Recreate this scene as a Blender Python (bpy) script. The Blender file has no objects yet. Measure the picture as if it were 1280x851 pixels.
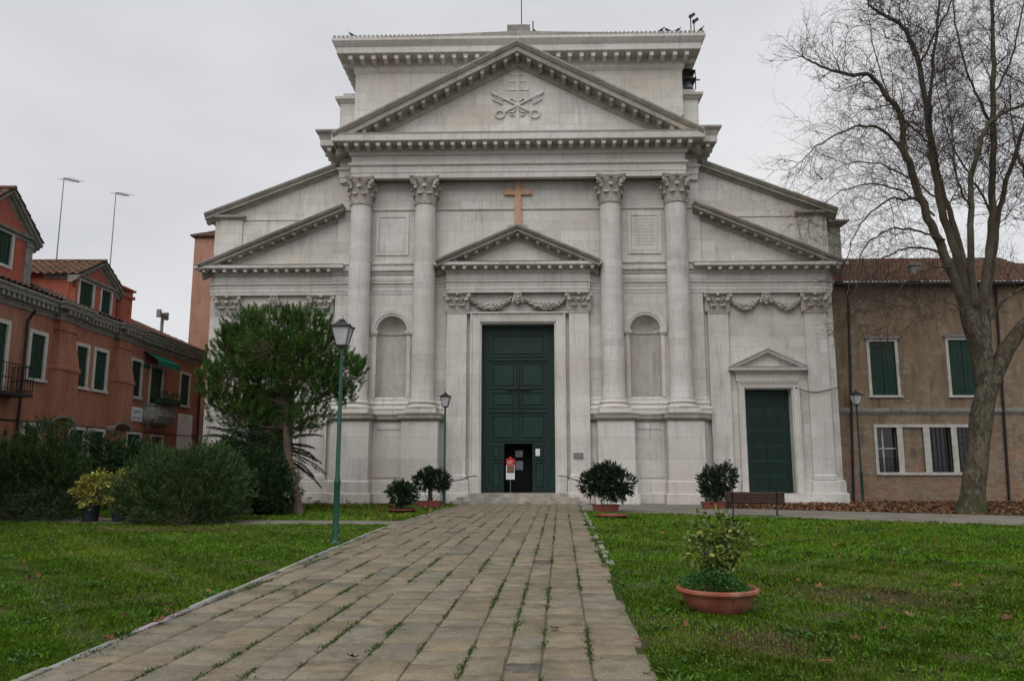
import bpy, math, random
import numpy as np
from mathutils import Vector, Matrix, noise as mnoise
R = math.radians
random.seed(11); rng = np.random.default_rng(7)
S = bpy.context.scene
# ------------------------------------------------------------------ camera, world, sun, exposure
F = 980.0; PIT = R(8.96); YAW = R(1.52)
CAM = Vector((0.63, -33.4, 1.6))
cd = bpy.data.cameras.new('camera'); cam = bpy.data.objects.new('camera', cd)
S.collection.objects.link(cam); S.camera = cam
cam.location = CAM; cam.rotation_euler = (R(90) + PIT, 0, YAW)
cd.sensor_width = 36; cd.lens = F / 1280 * 36; cd.clip_end = 2000; cd.clip_start = .05
FW = Vector((-math.sin(YAW) * math.cos(PIT), math.cos(YAW) * math.cos(PIT), math.sin(PIT)))
RT = Vector((math.cos(YAW), math.sin(YAW), 0)); UP = RT.cross(FW)
def at(px, py, Y):
    r = FW + RT * ((px - 640) / F) + UP * ((425.5 - py) / F)
    return CAM + r * ((Y - CAM.y) / r.y)
def gnd(px, py, z=0.0):
    r = FW + RT * ((px - 640) / F) + UP * ((425.5 - py) / F)
    return CAM + r * ((z - CAM.z) / r.z)

SUN_EL, SUN_AZ = R(50), R(200)      # azimuth clockwise from +Y : behind the camera, a little to the left
W = bpy.data.worlds.new('World'); S.world = W; W.use_nodes = True
nt = W.node_tree; nt.nodes.clear(); N = nt.nodes.new; Lk = nt.links.new
out = N('ShaderNodeOutputWorld'); bg = N('ShaderNodeBackground'); sky = N('ShaderNodeTexSky')
sky.sky_type = 'NISHITA'; sky.sun_disc = False; sky.sun_elevation = SUN_EL; sky.sun_rotation = SUN_AZ
sky.dust_density = 6; sky.air_density = 1.0
hs = N('ShaderNodeHueSaturation'); hs.inputs['Saturation'].default_value = .12
tc = N('ShaderNodeTexCoord'); mp = N('ShaderNodeMapping'); mp.inputs['Scale'].default_value = (1, 1, 2.2)
nz = N('ShaderNodeTexNoise'); nz.inputs['Scale'].default_value = 1.25; nz.inputs['Detail'].default_value = 5; nz.inputs['Roughness'].default_value = .5
cr = N('ShaderNodeValToRGB')
cr.color_ramp.elements[0].position = .34; cr.color_ramp.elements[0].color = (.66, .68, .73, 1)
cr.color_ramp.elements[1].position = .64; cr.color_ramp.elements[1].color = (.98, .98, 1.0, 1)
vm = N('ShaderNodeVectorMath'); vm.operation = 'SCALE'; vm.inputs['Scale'].default_value = 8.3
mx = N('ShaderNodeMix'); mx.data_type = 'RGBA'; mx.inputs[0].default_value = .9
Lk(tc.outputs['Generated'], mp.inputs[0]); Lk(mp.outputs[0], nz.inputs[0]); Lk(nz.outputs[0], cr.inputs[0])
Lk(cr.outputs[0], vm.inputs[0]); Lk(sky.outputs[0], hs.inputs['Color']); Lk(hs.outputs[0], mx.inputs[6])
Lk(vm.outputs[0], mx.inputs[7]); Lk(mx.outputs[2], bg.inputs[0]); bg.inputs[1].default_value = .1
Lk(bg.outputs[0], out.inputs[0])
sl = bpy.data.lights.new('sun', 'SUN'); so = bpy.data.objects.new('sun', sl); S.collection.objects.link(so)
sl.energy = 1.3; sl.angle = R(50); sl.color = (1, .97, .93)
so.rotation_euler = (R(90) - SUN_EL, 0, -SUN_AZ + math.pi)
S.view_settings.view_transform = 'Standard'; S.view_settings.look = 'None'; S.view_settings.gamma = 1
S.view_settings.exposure = 0.13
S.render.engine = 'CYCLES'; S.cycles.use_denoising = True; S.cycles.max_bounces = 5
S.cycles.use_adaptive_sampling = True; S.cycles.adaptive_threshold = .02

# ------------------------------------------------------------------ mesh builder
class MB:
    def __init__(s): s.v = []; s.f = []
    def add(s, vs, fs):
        b = len(s.v); s.v += [tuple(p) for p in vs]; s.f += [tuple(i + b for i in f) for f in fs]
    def box(s, x0, x1, y0, y1, z0, z1):
        s.add([(x0, y0, z0), (x1, y0, z0), (x1, y1, z0), (x0, y1, z0), (x0, y0, z1), (x1, y0, z1), (x1, y1, z1), (x0, y1, z1)],
              [(0, 3, 2, 1), (4, 5, 6, 7), (0, 1, 5, 4), (1, 2, 6, 5), (2, 3, 7, 6), (3, 0, 4, 7)])
    def rbox(s, c, size, rot):                       # rotated box, rot = Matrix 3x3
        hx, hy, hz = [q / 2 for q in size]
        vs = [Vector(c) + rot @ Vector((a * hx, b * hy, d * hz)) for d in (-1, 1) for a, b in ((-1, -1), (1, -1), (1, 1), (-1, 1))]
        s.add(vs, [(0, 3, 2, 1), (4, 5, 6, 7), (0, 1, 5, 4), (1, 2, 6, 5), (2, 3, 7, 6), (3, 0, 4, 7)])
    def prism(s, poly, y0, y1):                      # poly of (x,z) extruded along y
        n = len(poly)
        vs = [(x, y0, z) for x, z in poly] + [(x, y1, z) for x, z in poly]
        s.add(vs, [tuple(range(n)), tuple(range(2 * n - 1, n - 1, -1))] + [(i, i + n, (i + 1) % n + n, (i + 1) % n) for i in range(n)])
    def loft(s, rings, cap=True, closed=True):
        n = len(rings[0]); vs = [p for r in rings for p in r]; fs = []
        for k in range(len(rings) - 1):
            for i in range(n if closed else n - 1):
                j = (i + 1) % n; fs.append((k * n + i, k * n + j, (k + 1) * n + j, (k + 1) * n + i))
        if cap: fs += [tuple(range(n - 1, -1, -1)), tuple(range((len(rings) - 1) * n, len(rings) * n))]
        s.add(vs, fs)
    def sweep(s, path, prof, closed=False):          # path (x,y), outward on the right hand; prof closed polygon (p,z)
        rings = []; P = [Vector(p) for p in path]; n = len(P)
        for i in range(n):
            a = (P[i] - P[i - 1]).normalized() if i > 0 or closed else None
            b = (P[(i + 1) % n] - P[i]).normalized() if i < n - 1 or closed else None
            if a is None: a = b
            if b is None: b = a
            n1 = Vector((a.y, -a.x)); n2 = Vector((b.y, -b.x)); m = (n1 + n2) / (1 + n1.dot(n2))
            rings.append([(P[i].x + m.x * p, P[i].y + m.y * p, z) for p, z in prof])
        if closed: rings.append(rings[0])
        s.loft(rings, cap=not closed)
    def rake(s, x0, z0, x1, z1, y, prof):
        s.loft([[(x0, y - p, z0 + h) for p, h in prof], [(x1, y - p, z1 + h) for p, h in prof]])
    def lathe(s, prof, cx=0, cy=0, n=24, z0=0, a0=0, a1=2 * math.pi):
        full = abs(a1 - a0 - 2 * math.pi) < 1e-4; m = n if full else n + 1
        rings = [[(cx + r * math.cos(a0 + (a1 - a0) * i / n), cy + r * math.sin(a0 + (a1 - a0) * i / n), z0 + z) for i in range(m)] for r, z in prof]
        s.loft(rings, cap=full, closed=full)
    def tube(s, pts, rad, n=8, cap=True):
        P = [Vector(p) for p in pts]; rs = rad if isinstance(rad, (list, tuple)) else [rad] * len(P)
        rings = []; u = None
        for i, p in enumerate(P):
            t = (P[min(i + 1, len(P) - 1)] - P[max(i - 1, 0)])
            t = t.normalized() if t.length > 1e-9 else Vector((0, 0, 1))
            if u is None: u = t.orthogonal().normalized()
            u = (u - t * u.dot(t)); u = u.normalized() if u.length > 1e-6 else t.orthogonal().normalized()
            w = t.cross(u)
            rings.append([p + (u * math.cos(2 * math.pi * k / n) + w * math.sin(2 * math.pi * k / n)) * rs[i] for k in range(n)])
        s.loft(rings, cap=cap)
    def ball(s, c, r, n=8, m=5, sc=(1, 1, 1), rot=None):
        rings = []
        for k in range(m + 1):
            th = math.pi * (k + .001 if k == 0 else (k - .001 if k == m else k)) / m
            ring = []
            for i in range(n):
                a = 2 * math.pi * i / n
                v = Vector((math.sin(th) * math.cos(a) * sc[0], math.sin(th) * math.sin(a) * sc[1], -math.cos(th) * sc[2])) * r
                if rot: v = rot @ v
                ring.append(Vector(c) + v)
            rings.append(ring)
        s.loft(rings)
    def wall(s, x0, x1, z0, z1, y, th, holes):       # front face with openings and reveals
        xs = sorted({x0, x1, *[h[0] for h in holes], *[h[1] for h in holes]}); zs = sorted({z0, z1, *[h[2] for h in holes], *[h[3] for h in holes]})
        for i in range(len(xs) - 1):
            for j in range(len(zs) - 1):
                mx_, mz_ = (xs[i] + xs[i + 1]) / 2, (zs[j] + zs[j + 1]) / 2
                if not (x0 < mx_ < x1 and z0 < mz_ < z1): continue
                if any(h[0] < mx_ < h[1] and h[2] < mz_ < h[3] for h in holes): continue
                s.add([(xs[i], y, zs[j]), (xs[i + 1], y, zs[j]), (xs[i + 1], y, zs[j + 1]), (xs[i], y, zs[j + 1])], [(0, 1, 2, 3)])
        for a, b, c, d in holes:
            for q in ([(a, y, c), (a, y + th, c), (a, y + th, d), (a, y, d)][::-1], [(b, y, c), (b, y + th, c), (b, y + th, d), (b, y, d)],
                      [(a, y, d), (b, y, d), (b, y + th, d), (a, y + th, d)], [(a, y, c), (b, y, c), (b, y + th, c), (a, y + th, c)][::-1]):
                s.add(q, [(0, 1, 2, 3)])
        s.add([(x0, y, z0), (x0, y + th, z0), (x0, y + th, z1), (x0, y, z1)], [(3, 2, 1, 0)])
        s.add([(x1, y, z0), (x1, y + th, z0), (x1, y + th, z1), (x1, y, z1)], [(0, 1, 2, 3)])
    def mirror(s):
        m = MB(); m.v = [(-x, y, z) for x, y, z in s.v]; m.f = [tuple(reversed(f)) for f in s.f]; return m
    def build(s, name, mat, parent=None, smooth=None, fix=True):
        me = bpy.data.meshes.new(name); me.from_pydata(s.v, [], s.f)
        if fix:
            import bmesh
            bm = bmesh.new(); bm.from_mesh(me); bmesh.ops.recalc_face_normals(bm, faces=bm.faces); bm.to_mesh(me); bm.free()
        me.materials.append(mat); me.update()
        if smooth is not None:
            me.polygons.foreach_set('use_smooth', [True] * len(me.polygons)); me.set_sharp_from_angle(angle=R(smooth))
        o = bpy.data.objects.new(name, me); S.collection.objects.link(o)
        if parent: o.parent = parent
        return o
def np_mesh(name, V, Fc, mat, parent=None, col=None, smooth=False):
    """V (n,3); Fc (m,k) faces; col (m,3) per-face colour"""
    me = bpy.data.meshes.new(name); n = len(V); m, k = Fc.shape
    me.vertices.add(n); me.vertices.foreach_set('co', V.astype(np.float32).ravel())
    me.loops.add(m * k); me.loops.foreach_set('vertex_index', Fc.astype(np.int32).ravel())
    me.polygons.add(m); me.polygons.foreach_set('loop_start', np.arange(0, m * k, k, dtype=np.int32))
    me.update(calc_edges=True)
    if smooth: me.polygons.foreach_set('use_smooth', [True] * m)
    if col is not None:
        a = me.attributes.new('tint', 'FLOAT_COLOR', 'FACE'); c = np.ones((m, 4), np.float32); c[:, :3] = col
        a.data.foreach_set('color', c.ravel())
    me.materials.append(mat); o = bpy.data.objects.new(name, me); S.collection.objects.link(o)
    if parent: o.parent = parent
    return o
def empty(name, loc=(0, 0, 0), rz=0):
    o = bpy.data.objects.new(name, None); S.collection.objects.link(o); o.location = loc; o.rotation_euler = (0, 0, rz); o.empty_display_size = .3
    return o
def tag(o, label, cat, group=None):
    o['label'] = label; o['category'] = cat
    if group: o['group'] = group
    return o
def struct(o): o['kind'] = 'structure'; return o
def stuff(o, label, cat): o['kind'] = 'stuff'; o['label'] = label; o['category'] = cat; return o
def copy_tree(o, parent=None):
    c = o.copy(); S.collection.objects.link(c); c.parent = parent
    for ch in list(o.children): copy_tree(ch, c)
    return c

# ------------------------------------------------------------------ materials
class NT:
    def __init__(s, name, rough=.8, spec=.3):
        s.m = bpy.data.materials.new(name); s.m.use_nodes = True; s.t = s.m.node_tree
        s.b = s.t.nodes['Principled BSDF']; s.b.inputs['Roughness'].default_value = rough; s.b.inputs['Specular IOR Level'].default_value = spec
        s.tc = s.t.nodes.new('ShaderNodeTexCoord')
    def n(s, t, **kw):
        x = s.t.nodes.new('ShaderNode' + t)
        for k, v in kw.items():
            if k in x.inputs: x.inputs[k].default_value = v
            else: setattr(x, k, v)
        return x
    def l(s, a, b): s.t.links.new(a, b)
    def noise(s, scale, detail=4, rough=.55, stretch=(1, 1, 1), dist=0):
        mp = s.n('Mapping'); mp.inputs['Scale'].default_value = stretch; s.l(s.tc.outputs['Object'], mp.inputs[0])
        z = s.n('TexNoise', Scale=scale, Detail=detail, Roughness=rough, Distortion=dist); s.l(mp.outputs[0], z.inputs['Vector']); return z.outputs['Fac']
    def ramp(s, fac, stops):
        r = s.n('ValToRGB'); e = r.color_ramp.elements
        while len(e) < len(stops): e.new(.5)
        for q, (p, c) in zip(e, stops): q.position = p; q.color = (*c, 1) if len(c) == 3 else c
        s.l(fac, r.inputs[0]); return r.outputs[0]
    def mix(s, fac, a, b, mode='MIX'):
        x = s.n('Mix', data_type='RGBA', blend_type=mode)
        for i, q in ((0, fac), (6, a), (7, b)):
            if isinstance(q, (int, float)): x.inputs[i].default_value = q
            elif isinstance(q, tuple): x.inputs[i].default_value = (*q, 1) if len(q) == 3 else q
            else: s.l(q, x.inputs[i])
        return x.outputs[2]
    def math(s, op, a, b=0.0):
        x = s.n('Math', operation=op)
        for i, q in ((0, a), (1, b)):
            if isinstance(q, (int, float)): x.inputs[i].default_value = q
            else: s.l(q, x.inputs[i])
        return x.outputs[0]
    def xz(s):
        sp = s.n('SeparateXYZ'); s.l(s.tc.outputs['Object'], sp.inputs[0]); c = s.n('CombineXYZ')
        s.l(s.math('ADD', sp.outputs[0], sp.outputs[1]), c.inputs[0]); s.l(sp.outputs[2], c.inputs[1]); return c.outputs[0], sp
    def bump(s, h, strength=.3, dist=.02):
        b = s.n('Bump', Strength=strength, Distance=dist); s.l(h, b.inputs['Height']); s.l(b.outputs[0], s.b.inputs['Normal'])
    def out(s, c):
        if isinstance(c, tuple): s.b.inputs['Base Color'].default_value = (*c, 1)
        else: s.l(c, s.b.inputs['Base Color'])
        return s.m
g = lambda v: (v, v, v)
def make_stone(name, a, b, course=.47, wid=1.25, grime=(.20, .19, .165), gt=(.54, .78), joint=.70, ringy=False):
    m = NT(name, .75, .25)
    vec, sp = m.xz()
    br = m.n('TexBrick', Scale=1.0); br.offset = .5; br.inputs['Brick Width'].default_value = wid; br.inputs['Row Height'].default_value = course
    br.inputs['Mortar Size'].default_value = .010 if not ringy else .004; br.inputs['Mortar Smooth'].default_value = .3; br.inputs['Bias'].default_value = 0
    br.inputs['Color1'].default_value = (*a, 1); br.inputs['Color2'].default_value = (*b, 1)
    br.inputs['Mortar'].default_value = (*[q * joint for q in a], 1); m.l(vec, br.inputs['Vector'])
    c = br.outputs['Color']
    c = m.mix(.55, c, m.ramp(m.noise(.9, 7, .66), [(.3, (.36, .35, .33)), (.5, (.5, .5, .5)), (.7, (.64, .63, .61))]), 'OVERLAY')
    c = m.mix(.5, c, m.ramp(m.noise(9, 5, .65), [(.3, g(.40)), (.7, g(.58))]), 'OVERLAY')
    st = m.ramp(m.noise(1.7, 5, .62, (1.6, 1.6, .22)), [(gt[0], g(0)), (gt[1], g(1))])
    c = m.mix(m.math('MULTIPLY', st, .45), c, grime)
    st2 = m.ramp(m.noise(5.5, 4, .6, (2, 2, .10)), [(.54, g(0)), (.70, g(1))]); c = m.mix(m.math('MULTIPLY', m.math('MULTIPLY', st2, m.ramp(m.noise(.6, 4, .6), [(.42, g(.1)), (.6, g(1))])), .42), c, (.17, .165, .15))
    pk = m.ramp(m.noise(.45, 3, .5), [(.5, g(0)), (.72, g(1))])
    c = m.mix(m.math('MULTIPLY', pk, .45), c, (.42, .35, .265))
    pk2 = m.ramp(m.noise(.8, 6, .72, (1, 1, .6)), [(.55, g(0)), (.68, g(1))]); c = m.mix(m.math('MULTIPLY', pk2, .3), c, (.24, .225, .20))
    h = m.math('ADD', m.math('MULTIPLY', m.noise(30, 4, .6), .4), m.math('MULTIPLY', br.outputs['Fac'], -1.0))
    m.bump(h, .35, .012)
    return m.out(c)
STONE = make_stone('istrian_stone', (.61, .592, .56), (.505, .487, .455))
STONE2 = make_stone('istrian_stone_smooth', (.62, .60, .57), (.53, .514, .485), .9, 2.6, joint=.74)
STONE_C = make_stone('column_stone', (.605, .59, .565), (.51, .495, .47), .31, 40, joint=.74, ringy=True)
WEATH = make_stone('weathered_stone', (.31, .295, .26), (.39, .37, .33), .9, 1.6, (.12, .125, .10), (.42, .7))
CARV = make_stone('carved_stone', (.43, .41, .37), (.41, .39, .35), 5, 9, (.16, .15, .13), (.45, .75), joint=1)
NICHE = make_stone('niche_stone', (.54, .52, .475), (.47, .45, .41), .9, 1.4, (.22, .19, .14), (.4, .7))
def plain(name, c, rough=.6, spec=.4, var=.12, sc=6, metal=0, bump=0):
    m = NT(name, rough, spec); m.b.inputs['Metallic'].default_value = metal
    col = m.mix(1.0, (*c,), m.ramp(m.noise(sc, 5, .6), [(.25, g(1 - var * 2)), (.75, g(1 + var))]), 'MULTIPLY')
    if bump: m.bump(m.noise(sc * 5, 4), bump, .01)
    return m.out(col)
PINK = plain('red_marble', (.50, .30, .19), .6)
def make_door(name, c):
    m = NT(name, .55, .35)
    col = m.mix(1.0, c, m.ramp(m.noise(3, 6, .65, (3, 3, .5)), [(.25, g(.6)), (.75, g(1.35))]), 'MULTIPLY')
    m.bump(m.noise(25, 3, .6, (4, 4, .2)), .25, .004); return m.out(col)
DOORG = make_door('green_door_paint', (.006, .028, .021)); SHUT = make_door('green_shutter_paint', (.006, .034, .022))
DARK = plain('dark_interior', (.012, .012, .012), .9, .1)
IRON = plain('dark_iron', (.022, .022, .022), .5, .4, metal=.3)
LAMPG = plain('green_enamel', (.008, .07, .046), .4, .5)
WHITE = plain('white_paper', (.74, .75, .78), .6, .4, .05); REDP = plain('red_print', (.45, .03, .025), .6); BROWNP = plain('brown_print', (.18, .09, .06), .6)
INK = plain('printed_ink', (.16, .17, .2), .7); GREYM = plain('grey_metal', (.22, .23, .25), .4, .5, metal=.5)
tm = NT('terracotta', .85, .15)
tcx = tm.ramp(tm.noise(5, 6, .65), [(.3, (.19, .062, .038)), (.5, (.27, .088, .052)), (.72, (.33, .135, .085))])
TERRA_ = tm.mix(tm.ramp(tm.noise(3.2, 7, .72, (1, 1, .5)), [(.52, g(0)), (.66, g(.55))]), tcx, (.36, .27, .21)); tm.bump(tm.noise(30, 5), .3, .004); TERRA = tm.out(TERRA_)
PLAST = plain('brown_plastic', (.20, .055, .04), .55)
BPOT = plain('blue_black_plastic', (.018, .025, .035), .5)
AWN = plain('green_canvas', (.015, .15, .10), .8, .1)
WFRAME = plain('white_stone_frame', (.55, .53, .49), .7, .25, .15, 4)
def make_glass():
    m = NT('window_glass', .08, .6); return m.out((.015, .018, .02))
GLASS = make_glass(); FROST = plain('frosted_glass', (.50, .52, .53), .35)
def plaster(name, a, b, c, brick=0, zoff=0, zs=1.0, thr=(.48, .56)):
    m = NT(name, .9, .15); vec, sp = m.xz()
    col = m.ramp(m.noise(.55, 6, .62, (1, 1, .7)), [(.3, a), (.5, b), (.72, c)])
    col = m.mix(.6, col, m.ramp(m.noise(2.2, 6, .7, (1.5, 1.5, .35)), [(.28, g(.3)), (.7, g(.68))]), 'OVERLAY')
    if brick:
        br = m.n('TexBrick', Scale=1.0); br.inputs['Brick Width'].default_value = .24; br.inputs['Row Height'].default_value = .075
        br.inputs['Mortar Size'].default_value = .009; br.inputs['Color1'].default_value = (.21, .115, .07, 1)
        br.inputs['Color2'].default_value = (.30, .19, .12, 1); br.inputs['Mortar'].default_value = (.30, .26, .21, 1); m.l(vec, br.inputs['Vector'])
        bc = m.mix(.7, br.outputs['Color'], m.ramp(m.noise(1.3, 5, .7), [(.25, g(.3)), (.75, g(.7))]), 'OVERLAY')
        hz = m.math('MULTIPLY', m.math('SUBTRACT', zoff, sp.outputs[2]), zs)
        hz = m.math('MINIMUM', m.math('MAXIMUM', hz, -.06), .13)
        mask = m.ramp(m.math('ADD', m.noise(.8, 8, .68, (1, 1, 1.6)), hz), [(thr[0], g(0)), (thr[1], g(1))])
        edge = m.ramp(m.math('ADD', m.noise(.8, 8, .68, (1, 1, 1.6)), hz), [(thr[0] - .03, g(0)), (thr[0], g(1)), (thr[1], g(1)), (thr[1] + .04, g(0))])
        col = m.mix(m.math('MULTIPLY', edge, .5), col, (.36, .33, .28))
        pl_ = m.ramp(m.math('SUBTRACT', m.noise(.9, 7, .7, (1, 1, 1.3)), m.math('MULTIPLY', m.math('ABSOLUTE', m.math('SUBTRACT', sp.outputs[2], 4.0)), .035)), [(.50, g(0)), (.53, g(.75))]); col = m.mix(pl_, col, (.30, .25, .19))
        dk_ = m.ramp(m.noise(1.4, 6, .7, (1.5, 1.5, .3)), [(.52, g(0)), (.66, g(.6))]); col = m.mix(dk_, col, (.085, .065, .048))
        col = m.mix(mask, col, bc)
        m.bump(m.math('ADD', m.math('MULTIPLY', mask, -1.0), m.math('MULTIPLY', br.outputs['Fac'], -.4)), .5, .02)
    else: m.bump(m.noise(18, 4), .25, .01)
    return m.out(col)
REDW = plaster('red_brown_plaster', (.27, .122, .082), (.335, .150, .10), (.29, .175, .13))
REDB = plaster('bright_red_plaster', (.31, .08, .055), (.37, .11, .075), (.29, .11, .08))
ORANGE = plaster('orange_plaster', (.34, .185, .135), (.39, .21, .155), (.30, .165, .12))
BROWN = plaster('brown_plaster', (.205, .150, .102), (.245, .182, .124), (.18, .138, .098), 1, 2.9, .06, (.535, .585))
GREYB = plain('grey_stone_trim', (.27, .26, .235), .85, .2, .25, 5)
def make_tile():
    m = NT('roof_tile', .9, .15)
    c = m.ramp(m.noise(7, 3, .6), [(.25, (.07, .042, .032)), (.42, (.125, .062, .045)), (.58, (.20, .105, .075)), (.75, (.15, .105, .08))])
    c = m.mix(m.ramp(m.noise(1.0, 5, .6), [(.40, g(0)), (.62, g(.75))]), c, (.085, .068, .05)); return m.out(c)
TILE = make_tile()
def leafmat(name, rough=.5, spec=.35, trans=.0):
    m = NT(name, rough, spec); a = m.n('Attribute', attribute_name='tint'); return m.out(a.outputs['Color'])
LEAF = leafmat('leaf', .6, .18); LEAFG = leafmat('glossy_leaf', .32, .5); GRASSM = leafmat('grass_blade', .6, .2); DRYL = leafmat('dry_leaf', .8, .15)
def barkm(name, a, b, c, sc=6, st=(1, 1, .5)):
    m = NT(name, .9, .15); v = m.noise(sc, 6, .65, st)
    m.bump(m.noise(sc * 4, 5, .6, (2, 2, .5)), .6, .02); return m.out(m.ramp(v, [(.3, a), (.5, b), (.7, c)]))
def make_plane_bark():
    m = NT('mottled_plane_bark', .9, .15); mp = m.n('Mapping'); mp.inputs['Scale'].default_value = (1, 1, .55); m.l(m.tc.outputs['Object'], mp.inputs[0])
    wv = m.n('TexNoise', Scale=5.0, Detail=4.0); m.l(mp.outputs[0], wv.inputs['Vector']); ad = m.n('VectorMath', operation='ADD'); m.l(mp.outputs[0], ad.inputs[0]); m.l(wv.outputs['Color'], ad.inputs[1])
    vo = m.n('TexVoronoi', Scale=5.5); m.l(ad.outputs[0], vo.inputs['Vector'])
    sp = m.n('SeparateXYZ'); m.l(vo.outputs['Color'], sp.inputs[0])
    c = m.ramp(sp.outputs[0], [(.2, (.060, .050, .035)), (.5, (.085, .072, .05)), (.75, (.10, .087, .062)), (.9, (.125, .112, .082))])
    c = m.mix(.7, c, m.ramp(m.noise(11, 6, .7, (1, 1, .4)), [(.3, g(.28)), (.7, g(.68))]), 'OVERLAY')
    sz = m.n('SeparateXYZ'); m.l(m.tc.outputs['Object'], sz.inputs[0])
    ms = m.ramp(m.math('SUBTRACT', m.noise(2.2, 5, .7), m.math('MULTIPLY', sz.outputs[2], .16)), [(.38, g(0)), (.5, g(.8))]); c = m.mix(ms, c, (.045, .06, .018))
    m.bump(m.math('ADD', m.noise(16, 6, .7, (1, 1, .35)), sp.outputs[0]), .7, .03); return m.out(c)
BARKM = make_plane_bark()
BARKP = barkm('plane_bark', (.055, .046, .033), (.09, .077, .055), (.15, .135, .10), 3.2)
BARKT = barkm('plane_twig_bark', (.042, .030, .026), (.06, .044, .037), (.08, .06, .05), 3)
BARKN = barkm('pine_bark', (.07, .045, .033), (.12, .085, .062), (.17, .13, .10), 7)
BARKS = barkm('shrub_bark', (.035, .03, .022), (.06, .05, .035), (.09, .075, .055), 8)

# ------------------------------------------------------------------ ground, lawns, paths
PD = .035                                               # path drift to the right per metre
def right_edge(y): return 1.56 + PD * (y + 27.2)
def left_edge(y): return -3.16 if y < -14 else -3.16 + (y + 14) * .065
gm = NT('soil', .95, .1)
gc = gm.ramp(gm.noise(.5, 6, .7), [(.3, (.032, .035, .013)), (.5, (.05, .047, .022)), (.7, (.11, .08, .045))]); SOIL = gm.out(gc)
b = MB(); b.add([(-400, -120, 0), (400, -120, 0), (400, 900, 0), (-400, 900, 0)], [(0, 1, 2, 3)])
struct(b.build('ground', SOIL))
pm = NT('paving_slab', .85, .25)
pa = pm.n('Attribute', attribute_name='tint')
pc = pm.mix(.8, pa.outputs['Color'], pm.ramp(pm.noise(2.3, 7, .7), [(.25, g(.28)), (.75, g(.72))]), 'OVERLAY')
pc = pm.mix(.5, pc, pm.ramp(pm.noise(38, 4, .7), [(.3, g(.3)), (.7, g(.66))]), 'OVERLAY')
pc = pm.mix(pm.ramp(pm.noise(3.4, 5, .6), [(.5, g(0)), (.7, g(.6))]), pc, (.085, .078, .05))
pc = pm.mix(pm.ramp(pm.noise(.9, 7, .72), [(.50, g(0)), (.66, g(.55))]), pc, (.095, .088, .048))
pc = pm.mix(pm.ramp(pm.noise(14, 6, .75), [(.5, g(0)), (.66, g(.55))]), pc, (.27, .25, .20))
pc = pm.mix(pm.ramp(pm.noise(55, 3, .7), [(.56, g(0)), (.66, g(.6))]), pc, (.07, .065, .05))
pm.bump(pm.noise(28, 6, .7), .5, .012); PAVE = pm.out(pc)
V = []; Fa = []; Co = []
def slab(pts, z, bev, col):
    """pts 4 corners ccw"""
    c = sum((Vector(p) for p in pts), Vector((0, 0))) / 4; b0 = len(V)
    for k in range(4): V.append((pts[k][0], pts[k][1], -.02))
    for k in range(4): V.append((pts[k][0], pts[k][1], z - bev))
    for k in range(4):
        d = (c - Vector(pts[k])); d = d.normalized() * bev * 1.6
        V.append((pts[k][0] + d.x, pts[k][1] + d.y, z + random.uniform(-.0045, .0045)))
    for a0 in (0, 4):
        for k in range(4): j = (k + 1) % 4; Fa.append((b0 + a0 + k, b0 + a0 + j, b0 + a0 + 4 + j, b0 + a0 + 4 + k)); Co.append(col)
    Fa.append((b0 + 8, b0 + 9, b0 + 10, b0 + 11)); Co.append(col)
def slabcol():
    t = random.random(); v = random.uniform(.86, 1.08)
    if t < .45: c = (.232, .198, .140)
    elif t < .76: c = (.238, .194, .128)
    elif t < .965: c = (.205, .182, .140)
    elif t < .98: c = (.225, .180, .13)
    else: c = (.11, .10, .08)
    return [q * v for q in c]
u = -4.4; JOINTS = []
uR = 1.56
strips = []
while u < uR - .2:
    w = random.choice((.29, .33, .36, .40, .44)); 
    if uR - (u + w) < .25: w = uR - u
    strips.append((u, u + w)); u += w
for (u0, u1) in strips:
    y = -36 + random.uniform(-.5, 0)
    if u0 > -3.9: JOINTS.append(u0)
    while y < -1.25:
        l = random.choice((.26, .34, .42, .5, .6, .75)) * random.uniform(.9, 1.1); y1 = min(y + l, -1.2)
        j = .010
        def P_(uu, yy): return (uu + PD * (yy + 27.2), yy)
        k_ = .009; q = [P_(u0 + j, y + k_), P_(u1 - j, y + k_), P_(u1 - j, y1 - k_), P_(u0 + j, y1 - k_)]
        q = [(a + random.uniform(-.009, .009), c + random.uniform(-.010, .010)) for a, c in q]
        if u1 > uR - .01: q[1] = (q[1][0] + random.uniform(-.09, .02), q[1][1]); q[2] = (q[1][0] + PD * (y1 - y) + random.uniform(-.02, .02), q[2][1])
        le = (left_edge(y) + .06, left_edge(y1) + .06)
        if q[1][0] > le[0] + .08 and y1 - y > .06:
            q[0] = (max(q[0][0], le[0]), q[0][1]); q[3] = (max(q[3][0], min(le[1], q[2][0] - .03)), q[3][1])
            slab(q, .028 + random.uniform(-.007, .007), .009, slabcol())
        y = y1
bedm = NT('sand_joint', .95, .1); BED = bedm.out(bedm.ramp(bedm.noise(5, 5, .7), [(.3, (.075, .068, .042)), (.5, (.13, .115, .08)), (.7, (.06, .075, .028))]))
b = MB(); ys = [-36 + i for i in range(36)] + [-1.15]
b.loft([[(left_edge(y) - .02, y, .013), (right_edge(y) - .10, y, .013)] for y in ys], cap=False, closed=False); struct(b.build('path_bed', BED))
struct(np_mesh('path', np.array(V), np.array(Fa), PAVE, col=np.array(Co)))
V = []; Fa = []; Co = []                                 # kerb stones on both sides
y = -36
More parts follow.
